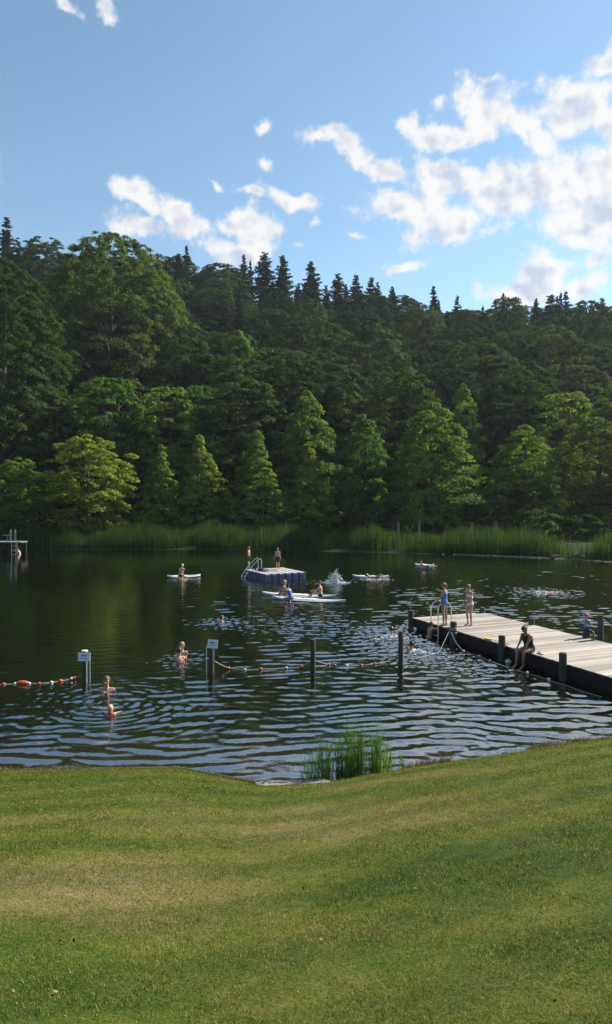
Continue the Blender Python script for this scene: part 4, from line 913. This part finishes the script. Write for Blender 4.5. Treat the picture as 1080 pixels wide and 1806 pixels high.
    if style == 'cap':
        def peak(bm_):
            Q = HC_ + off + Hd * .052 * k; vs = []
            for z in (0, .008):
                for a in np.linspace(-1.1, 1.1, 7): vs.append(Q + lk * (.075 + .0) * k * math.cos(a) + hx * .072 * k * math.sin(a) + Hd * z * k); vs.append(Q + lk * (.17 * math.cos(a * .8)) * k + hx * .075 * k * math.sin(a) + Hd * (z - .012) * k)
            fs = []
            for i in range(6): a = i * 2; fs += [(a, a + 1, a + 3, a + 2), (14 + a, 14 + a + 2, 14 + a + 3, 14 + a + 1), (a + 1, 15 + a, 17 + a, a + 3)]
            bm_._add(vs, fs)
        garment('cap', hm & (hq[:, 2] > .045), .02, MC['cap_pink'], peak)
    return o
def gp(px, py, z): v = on(px, py, z); return (v.x, v.y, z)
RZ_ = .46
# on the raft
person(gp(439, 1003, RZ_), 75, 1.50, 'boy in dark shorts standing by the raft ladder, turned left', wear=[('shorts', 'black')], hair='light', arms=[((-.1, -.12, -1), (.1, .1, -1))] * 2, look=(0, 1, -.1))
person(gp(490, 1004.5, RZ_), 170, 1.48, 'child in navy shorts standing at the right side of the raft', wear=[('shorts', 'navy')], hair='dark', look=(.3, 1, -.35), arms=[((.08, .12, -1), (.35, .25, -1))] * 2)
person(gp(466, 1005, RZ_ + .12), 95, 1.45, 'dark figure lying stretched out on the raft deck', wear=[('top', 'black'), ('shorts', 'grey')], hair='dark', torso=(0, 1, .02), head=(0, 1, .25), look=(0, .1, -1), legs=[((-.1, -1, 0), (0, -1, -.05), (0, -1, -.6))] * 2, arms=[((-.5, .8, .0), (.8, .7, -.1))] * 2, mode='abs')
# lone paddler
person(gp(319, 1017.5, .12), -18, 1.66, 'lone paddler in maroon trunks kneeling on a board, back turned, left of the raft', wear=[('trunks', 'maroon')], hair='grey', torso=(.06, .22, 1), head=(.1, .3, 1), look=(.3, 1, -.3), legs=[((.35, .9, -.12), (-.2, -.9, -.1), (0, -.4, -.5))] * 2, arms=[((-.25, .15, -1), (-.05, .25, -1)), ((-.35, .3, -1), (-.35, .45, -.8))], mode='sit', wide=1.08)
# on the two boards before the raft
person(gp(514, 1057.5, .12), 55, 1.62, 'dark-haired bather in a blue swimsuit hunched on the nearer board', skin=SK2, wear=[('onepiece', 'blue')], hair='dark', style='bun', torso=(0, .42, 1), head=(0, .5, 1), look=(0, 1, -.5), legs=[((.3, 1, -.05), (0, -.25, -.3), (0, 1, -.3))] * 2, arms=[((-.1, .7, -.8), (.1, .9, -.5))] * 2, mode='sit')
person(gp(507, 1051, .12), 62, 1.66, 'light-haired bather sitting just behind the blue swimsuit', wear=[('trunks', 'grey')], hair='blond', torso=(0, .25, 1), head=(0, .3, 1), legs=[((.2, 1, .15), (0, .8, -.5), (0, 1, .1))] * 2, arms=[((-.1, .6, -.8), (.05, .9, -.3))] * 2, mode='sit')
person(gp(566, 1052.5, .12), 88, 1.66, 'bather sitting with drawn-up knees on the farther board before the splash', wear=[('trunks', 'black')], hair='brown', torso=(0, .08, 1), head=(0, .2, 1), look=(0, 1, -.2), legs=[((.12, .8, .62), (0, .62, -.8), (0, 1, -.1)), ((.1, .95, .45), (0, .75, -.62), (0, 1, -.1))], arms=[((.0, .62, -.62), (.1, .95, -.12))] * 2, mode='sit')
# reclining bathers on boards
person(gp(663, 1018.5, .22), 88, 1.60, 'bather reclining on a board with one knee raised, right of the splash', wear=[('trunks', 'grey')], hair='brown', torso=(0, .96, .12), head=(0, .8, .6), look=(0, -.3, 1), legs=[((.1, -.80, .62), (0, -.25, -1), (0, -1, .2)), ((.1, -1, -.02), (0, -1, -.06), (0, -.6, .8))], arms=[((-.5, -.5, -.1), (.0, -.8, -.05))] * 2, mode='abs')
person(gp(752, 998.5, .20), -80, 1.5, 'tiny distant bather propped up on the farthest board', hair='brown', wear=[('trunks', 'navy')], torso=(0, -.9, .35), head=(0, -.3, 1), look=(0, 1, 0), legs=[((.1, 1, 0), (0, 1, -.05), (0, .5, .8))] * 2, arms=[((-.3, -.3, -.8), (0, .4, -.6))] * 2, mode='abs')
# jetty
person(gp(784, 1103.5, JZ), 52, 1.63, 'girl in a blue swimsuit with a ponytail standing at the jetty ladder', wear=[('onepiece', 'blue')], hair='light', style='pony', look=(.0, 1, -.35), head=(0, .18, 1), arms=[((-.12, .35, -1), (.05, .75, -.75)), ((-.12, .25, -1), (.05, .6, -.8))], legs=[((-.02, .03, -1), (0, -.04, -1), (0, 1, -.1)), ((.03, -.02, -1), (0, -.06, -1), (0, 1, -.1))])
person(gp(829, 1103.5, JZ), 112, 1.58, 'girl in a pale bikini standing with a hand on her hip on the jetty', wear=[('bottoms', 'white'), ('bra', 'white')], hair='brown', style='bun', look=(0, 1, -.5), head=(0, .28, 1), torso=(0, .10, 1), arms=[((-.55, -.55, -.75), (.75, .55, -.2)), ((-.1, .25, -1), (.05, .5, -.8))], legs=[((0, .08, -1), (0, -.10, -1), (0, 1, -.1)), ((0, .24, -1), (0, -.14, -1), (0, 1, -.1))])
q = J(7.02, .10); person((q.x, q.y, JZ), 118, 1.66, 'woman in a black swimsuit sitting on the jetty edge, feet in the water', skin=SK2, wear=[('onepiece', 'black')], hair='brown', style='bun', wide=1.3, torso=(0, .30, 1), head=(0, .55, 1), look=(.1, 1, -.55), legs=[((.08, 1, -.10), (0, -.02, -1), (0, 1, -.5)), ((.10, 1, -.12), (0, .12, -1), (0, 1, -.5))], arms=[((-.1, .52, -.9), (.1, .50, -.85))] * 2, mode='sit')
q = J(5.99, JW - .02); person((q.x, q.y, .74), -62, 1.12, 'small child in a pink cap and floral top sitting on a far-side jetty pile', skin=SK2, wear=[('top', 'floral'), ('shorts', 'navy')], hair='brown', style='cap', torso=(0, .06, 1), head=(0, .15, 1), look=(0, 1, -.35), legs=[((.12, .9, -.35), (0, .25, -1), (0, 1, -.3))] * 2, arms=[((-.1, .5, -.8), (0, .9, -.35))] * 2, mode='sit')
# in the water by the jetty
q = J(1.25, -.42, 0); person((4.80, 27.55, -.02), -62, 1.42, 'wet child climbing out of the water beside the jetty ladder', skin=SK2, wear=[('trunks', 'grey')], hair='dark', torso=(0, .22, 1), head=(0, .2, 1), look=(0, 1, -.1), legs=[((.1, .5, -1), (0, -.2, -1), (0, 1, -.3))] * 2, arms=[((-.1, .6, -.7), (.0, 1, .15)), ((-.1, .8, -.5), (0, 1, .3))], mode='abs')
def swimmer(px, py, yaw, H, label, z=-.42, **k):
    v = on(px, py, 0); return person((v.x, v.y, z * H / 1.7), yaw, H, label, mode='abs', **k)
TR = dict(legs=[((.2, .3, -1), (0, -.6, -1), (0, .3, -1))] * 2)
swimmer(691, 1121, -20, 1.75, 'dark wet head in the bright ripples left of the jetty end', hair='dark', arms=[((-1, .2, -.1), (-.6, .5, -.1))] * 2, **TR)
swimmer(726, 1148, 30, 1.7, 'swimmer with dark hair just right of the black post', hair='dark', arms=[((-1, .1, -.2), (-.6, .5, .0)), ((-1, .2, .1), (-.3, .1, .5))], **TR)
swimmer(391, 1097, -60, 1.6, 'lone dark-haired swimmer in a patch of rough water, centre left', hair='dark', z=-.46, arms=[((-.8, .7, -.1), (-.2, 1, -.05))] * 2, **TR)
swimmer(321, 1160, 170, 1.88, 'bather with a topknot facing us behind the dark-haired one', hair='light', style='bun', z=-.28, wide=1.05, arms=[((-.8, .5, -.5), (.5, .8, -.2))] * 2, **TR)
swimmer(316, 1164, 20, 1.82, 'dark-haired bather with bare shoulders, front one of the close pair', hair='dark', z=-.37, arms=[((-.7, .7, -.2), (-.3, 1, .0)), ((-.95, .5, -.15), (.2, 1, .0))], **TR)
swimmer(190, 1219, 178, 1.98, 'man with short hair and bare shoulders facing us, next to the sign post', hair='brown', z=-.38, wide=1.15, torso=(0, .12, 1), head=(0, .1, 1), arms=[((-.95, .6, -.45), (-.2, 1, -.25))] * 2, **TR)
swimmer(195, 1262, 2, 1.15, 'blond toddler with red armbands seen from behind in the ripples', hair='blond', style='bob', z=-.40, wear=[('armbands', 'red')], arms=[((-1, .1, .12), (-.7, .7, .0))] * 2, vox=.009, **TR)
swimmer(968, 1045, -75, 1.35, 'swimmer in a bright pink suit splashing on the right of the lake', hair='dark', z=-.08, torso=(0, .97, .12), head=(0, .8, .9), look=(0, 1, 0), wear=[('onepiece', 'pink'), ('armbands', 'pink')], legs=[((.1, -1, -.1), (0, -1, -.1), (0, -.9, -.5))] * 2, arms=[((-.8, .7, .05), (-.2, 1, .1))] * 2)
swimmer(36, 977, 75, 1.7, 'pale-backed swimmer at the foot of the small far-left ladder', z=-.1, torso=(0, .5, 1), head=(0, .4, 1), look=(0, 1, 0), arms=[((-.1, 1, -.1), (0, 1, .1))] * 2, **TR)

# ------------------------------------------------------------------ splashes
m_foam = mat('white water spray', (.62, .65, .68), .3, .5)
def splash(px, py, w, h, n, label, seed, streak=10):
    r = random.Random(seed); c = on(px, py, 0); b = MB()
    for i in range(n):
        a = r.uniform(0, 6.28); q = abs(r.gauss(0, .45)); z = h * max(0, 1 - q) * r.random() ** 1.3; s = r.uniform(.008, .030) * (1.3 - z / h * .6); b.ball((math.cos(a) * q * w, math.sin(a) * q * w * .5, z + .01), (s * 1.2, s, s), 6, 4)
    for i in range(streak):
        a = r.uniform(.25, 2.9); L = h * r.uniform(.7, 1.25); vx = math.cos(a) * .6; P = []
        for k in range(7): f = k / 6; P.append((vx * f * w * 1.3, r.uniform(-.02, .02), L * math.sin(a) * (f * 1.7 - f * f * .75)))
        b.tube(P, [.022, .02, .018, .015, .012, .010, .006], 5)
    for i in range(int(n * .25)):
        a = r.uniform(0, 6.28); q = r.random() ** .6 * w * 1.1; s = r.uniform(.04, .11); b.ball((math.cos(a) * q, math.sin(a) * q * .7, .008), (s * .6, s * .28, .012), 7, 4)
    o = b.build('splash', m_foam); o.location = c; tag(o, label, 'splash')
splash(592, 1028, .72, .85, 420, 'tall fan of white spray beside the sitting bather', 1, 16)
splash(665, 1022, 1.0, .16, 150, 'low white churned water around the reclining bather\'s board', 2, 0)
splash(957, 1046, .9, .14, 110, 'low white spray around the pink swimmer', 3, 0)
splash(688, 1125, .6, .14, 70, 'small white churn around the dark wet head left of the jetty', 4, 0)
splash(738, 1152, .5, .14, 60, 'small white churn beside the swimmer right of the black post', 5, 0)

# ------------------------------------------------------------------ near bank details
m_edge = mat('weathered edging board', (.13, .105, .085), .9, .2, noise=(5, (.05, .04, .03), .5))
def edging(pa, pb, label):
    L = (pb - pa).length; c = (pa + pb) / 2; o = MB().box((0, 0, 0), (L, .04, .3), bev=.006).build('edging_board', m_edge, smooth=False); o.location = (c.x, c.y, -.052); o.rotation_euler = (0, 0, math.atan2(pb.y - pa.y, pb.x - pa.x)); tag(o, label, 'edging board')
edging(on(-160, 1368), on(60, 1364.5), 'weathered edging board entering from the left edge')
edging(on(62, 1364.5), on(318, 1361), 'long level edging board along the left of the bank')
edging(on(320, 1361.5), on(470, 1391), 'edging board slanting towards the gravel patch')
m_grav = mat('pale gravel', (.34, .31, .28), .95, .2, noise=(45, (.17, .15, .13), .5), bump=(60, .9, .03))
b = MB(); r = random.Random(8)
xs = np.linspace(-.95, .45, 26); ys = np.linspace(-.38, .3, 14); vs = []; fs = []
for j, yv in enumerate(ys):
    for i, xv in enumerate(xs): yy = float(shore(xv)) + yv; vs.append((xv, yy, float(lawn_z(np.array(xv), np.array(min(yy, float(shore(xv)) + .02)))) + .075 - max(0, yv) * .5 - max(0, -yv - .25) * .5 - (abs(xv + .25) > .6) * (abs(xv + .25) - .6) * .4))
for j in range(13):
    for i in range(25): a = j * 26 + i; fs.append((a, a + 1, a + 27, a + 26))
b._add(vs, fs)
for i in range(1500):
    x = r.uniform(-.85, .35); yv = r.uniform(-.28, .22); yy = float(shore(x)) + yv; z = float(lawn_z(np.array(x), np.array(min(yy, float(shore(x)) + .02)))) + .075 - max(0, yv) * .5; s = r.uniform(.008, .02); b.ball((x, yy, z), (s * 1.3, s, s * .7), 5, 3)
tag(b.build('gravel', m_grav), 'small pale gravel landing beside the reed clump', kind='structure')

# reed clump: stems with leaves, dark low down and bright at the tips
m_stem = bpy.data.materials.new('reed stems'); m_stem.use_nodes = True; t = NT(m_stem.node_tree)
at_ = t.n('ShaderNodeAttribute'); at_.attribute_name = 'rnd'
c = t.ramp(at_.outputs['Fac'], [(0, (.022, .050, .010)), (.45, (.060, .125, .016)), (.8, (.13, .22, .024)), (1, (.28, .34, .03))])
df = t.n('ShaderNodeBsdfDiffuse'); tr = t.n('ShaderNodeBsdfTranslucent'); ms = t.n('ShaderNodeMixShader'); ms.inputs[0].default_value = .45
t.l(c, df.inputs[0]); t.l(c, tr.inputs[0]); t.l(df.outputs[0], ms.inputs[1]); t.l(tr.outputs[0], ms.inputs[2]); t.l(ms.outputs[0], m_stem.node_tree.nodes['Material Output'].inputs[0])
r = np.random.default_rng(9); cl = [(.12, .10, .55, 50), (.28, .12, .8, 90), (.5, .12, .9, 80), (.72, .10, .85, 90), (.9, .10, 1.15, 150), (1.05, .07, 1.0, 90), (1.32, .10, .8, 90), (1.44, .045, 1.10, 80), (1.62, .03, .62, 30), (1.72, .06, .5, 20), (1.92, .02, .5, 6)]
X, Y, Hh, Rn = [], [], [], []
for (cx, sg, hh, n) in cl:
    x = r.normal(cx, sg, n); x = x[:max(5, int(len(x) * .62))]; n = len(x); X.append(x); Y.append(shore(x) + r.uniform(-.22, .38, n)); Hh.append(hh * r.uniform(.45, 1.12, n) + .12); Rn.append(np.clip(r.normal(.5, .2, n) + (cx > 1.6 and cx < 1.65) * .5, 0, 1))
X, Y, Hh, Rn = map(np.concatenate, (X, Y, Hh, Rn)); Zb = np.maximum(lawn_z(X, Y), -.1) - .03
ro = rng; o = blades('reed_clump', X, Y, Zb, Hh, .010, m_stem, .10, rnd=Rn, seg=2)
n = 1000; x = r.choice(X, n) + r.normal(0, .03, n); y = shore(x) + r.uniform(-.22, .38, n); zz = np.maximum(lawn_z(x, y), -.05) + r.random(n) ** 1.6 * .75 * np.interp(x, [0, .3, .9, 1.4, 1.9], [.4, .8, 1.1, .9, .3])
o2 = blades('lf', x, y, zz, r.uniform(.12, .34, n), .014, m_stem, .75, rnd=np.clip(r.normal(.5, .22, n), 0, 1), seg=2)
for q in (o, o2): q.select_set(False)
bm_v = np.concatenate([np.array([v.co for v in o.data.vertices]), np.array([v.co for v in o2.data.vertices])]); n1_ = len(o.data.vertices)
f1 = np.array([p_.vertices[:] for p_ in o.data.polygons]); f2 = np.array([p_.vertices[:] for p_ in o2.data.polygons]) + n1_
ra = np.concatenate([np.array([d.value for d in q.data.attributes['rnd'].data]) for q in (o, o2)])
bpy.data.objects.remove(o); bpy.data.objects.remove(o2)
o = mesh_np('reed_clump', bm_v, np.concatenate([f1, f2]), 4, m_stem); a_ = o.data.attributes.new('rnd', 'FLOAT', 'POINT'); a_.data.foreach_set('value', ra.astype(np.float32))
tag(o, 'clump of tall green reeds growing at the near water edge', 'reeds')
# rocks at the far waterline
m_rock = mat('dark shore rock', (.05, .05, .045), .9, .2, noise=(3, (.13, .12, .10), .5), bump=(5, .8, .08))
def rock(px, py, w, h, label, seed):
    r = random.Random(seed); c = on(px, py); b = MB(); b.ball((0, 0, h * .25), (w / 2, w * .3, h * .75), 14, 9); ph = [r.uniform(0, 6) for _ in range(6)]
    b.v = [(x * (1 + .16 * math.sin(5 * x + ph[0]) + .1 * math.sin(9 * z + ph[1])), y * (1 + .2 * math.sin(6 * x + ph[2])), z * (1 + .22 * math.sin(4 * x + ph[3]) + .1 * math.cos(11 * y + ph[4]))) for x, y, z in b.v]
    o = b.build('rock', m_rock); o.location = (c.x, c.y + .1, 0); tag(o, label, 'rock')
rock(980, 985, 1.2, .30, 'low flat dark rock on the far right waterline', 1); rock(1021, 986.5, 1.0, .42, 'humped black rock on the far right waterline', 2)
m_pst = mat('pale marker wood', (.15, .16, .15), .9)
for (px, py, h, lab) in ((703, 921, .5, 'leftmost of the pale stub posts showing behind the reeds'), (740, 918, .7, 'second pale stub post behind the reeds under the feathery tree'), (833, 921, .5, 'small pale post behind the reeds between the broad trees'), (875, 919, .8, 'pale post behind the reeds left of the broad dark-sided tree'), (927, 917, .9, 'tallest pale post behind the reeds under the broad dark-sided tree')):
    c = at(px, py, 77.2); z0 = float(hill_z(np.array(c.x), np.array(77.2))); o = MB().box((0, 0, (c.z - z0) / 2), (.26, .2, c.z - z0), bev=.03).build('marker_post', m_pst, smooth=False); o.location = (c.x, 77.2, z0); tag(o, lab, 'post')
m_lit = bpy.data.materials.new('dead leaves'); m_lit.use_nodes = True; t = NT(m_lit.node_tree); at_ = t.n('ShaderNodeAttribute'); at_.attribute_name = 'rnd'
t.l(t.ramp(at_.outputs['Fac'], [(0, (.03, .022, .012)), (.45, (.09, .06, .03)), (.75, (.22, .18, .10)), (1, (.13, .12, .07))]), m_lit.node_tree.nodes['Principled BSDF'].inputs['Base Color'])
m_lit.node_tree.nodes['Principled BSDF'].inputs['Specular IOR Level'].default_value = 0; m_lit.node_tree.nodes['Principled BSDF'].inputs['Roughness'].default_value = 1
n = 260; yy = 2.6 + rng.random(n) * 11; xx = rng.uniform(-1, 1, n) * (yy * .5 + .5); kk = shore(xx) - yy > .3; xx, yy = xx[kk], yy[kk]; zz = lawn_z(xx, yy) + .022
C_ = np.stack([xx, yy, zz], -1); N_ = np.stack([rng.normal(0, .5, len(xx)), rng.normal(0, .5, len(xx)), np.ones(len(xx))], -1)
tag(leaves('fallen_leaves', C_, N_, .022, m_lit, rng), 'scattered dead leaves and pale flecks in the turf', kind='stuff')

# ------------------------------------------------------------------ air
m_air = bpy.data.materials.new('summer haze'); m_air.use_nodes = True; t = NT(m_air.node_tree); m_air.node_tree.nodes.clear()
pv = t.n('ShaderNodeVolumePrincipled'); pv.inputs['Color'].default_value = (.78, .88, 1.0, 1); pv.inputs['Density'].default_value = .00013; pv.inputs['Anisotropy'].default_value = .3
mo = t.n('ShaderNodeOutputMaterial'); t.l(pv.outputs[0], mo.inputs['Volume'])
tag(MB().box((0, 260, 43.5), (1000, 720, 103)).build('haze', m_air, smooth=False), 'thin bluish summer haze over the lake', kind='stuff')
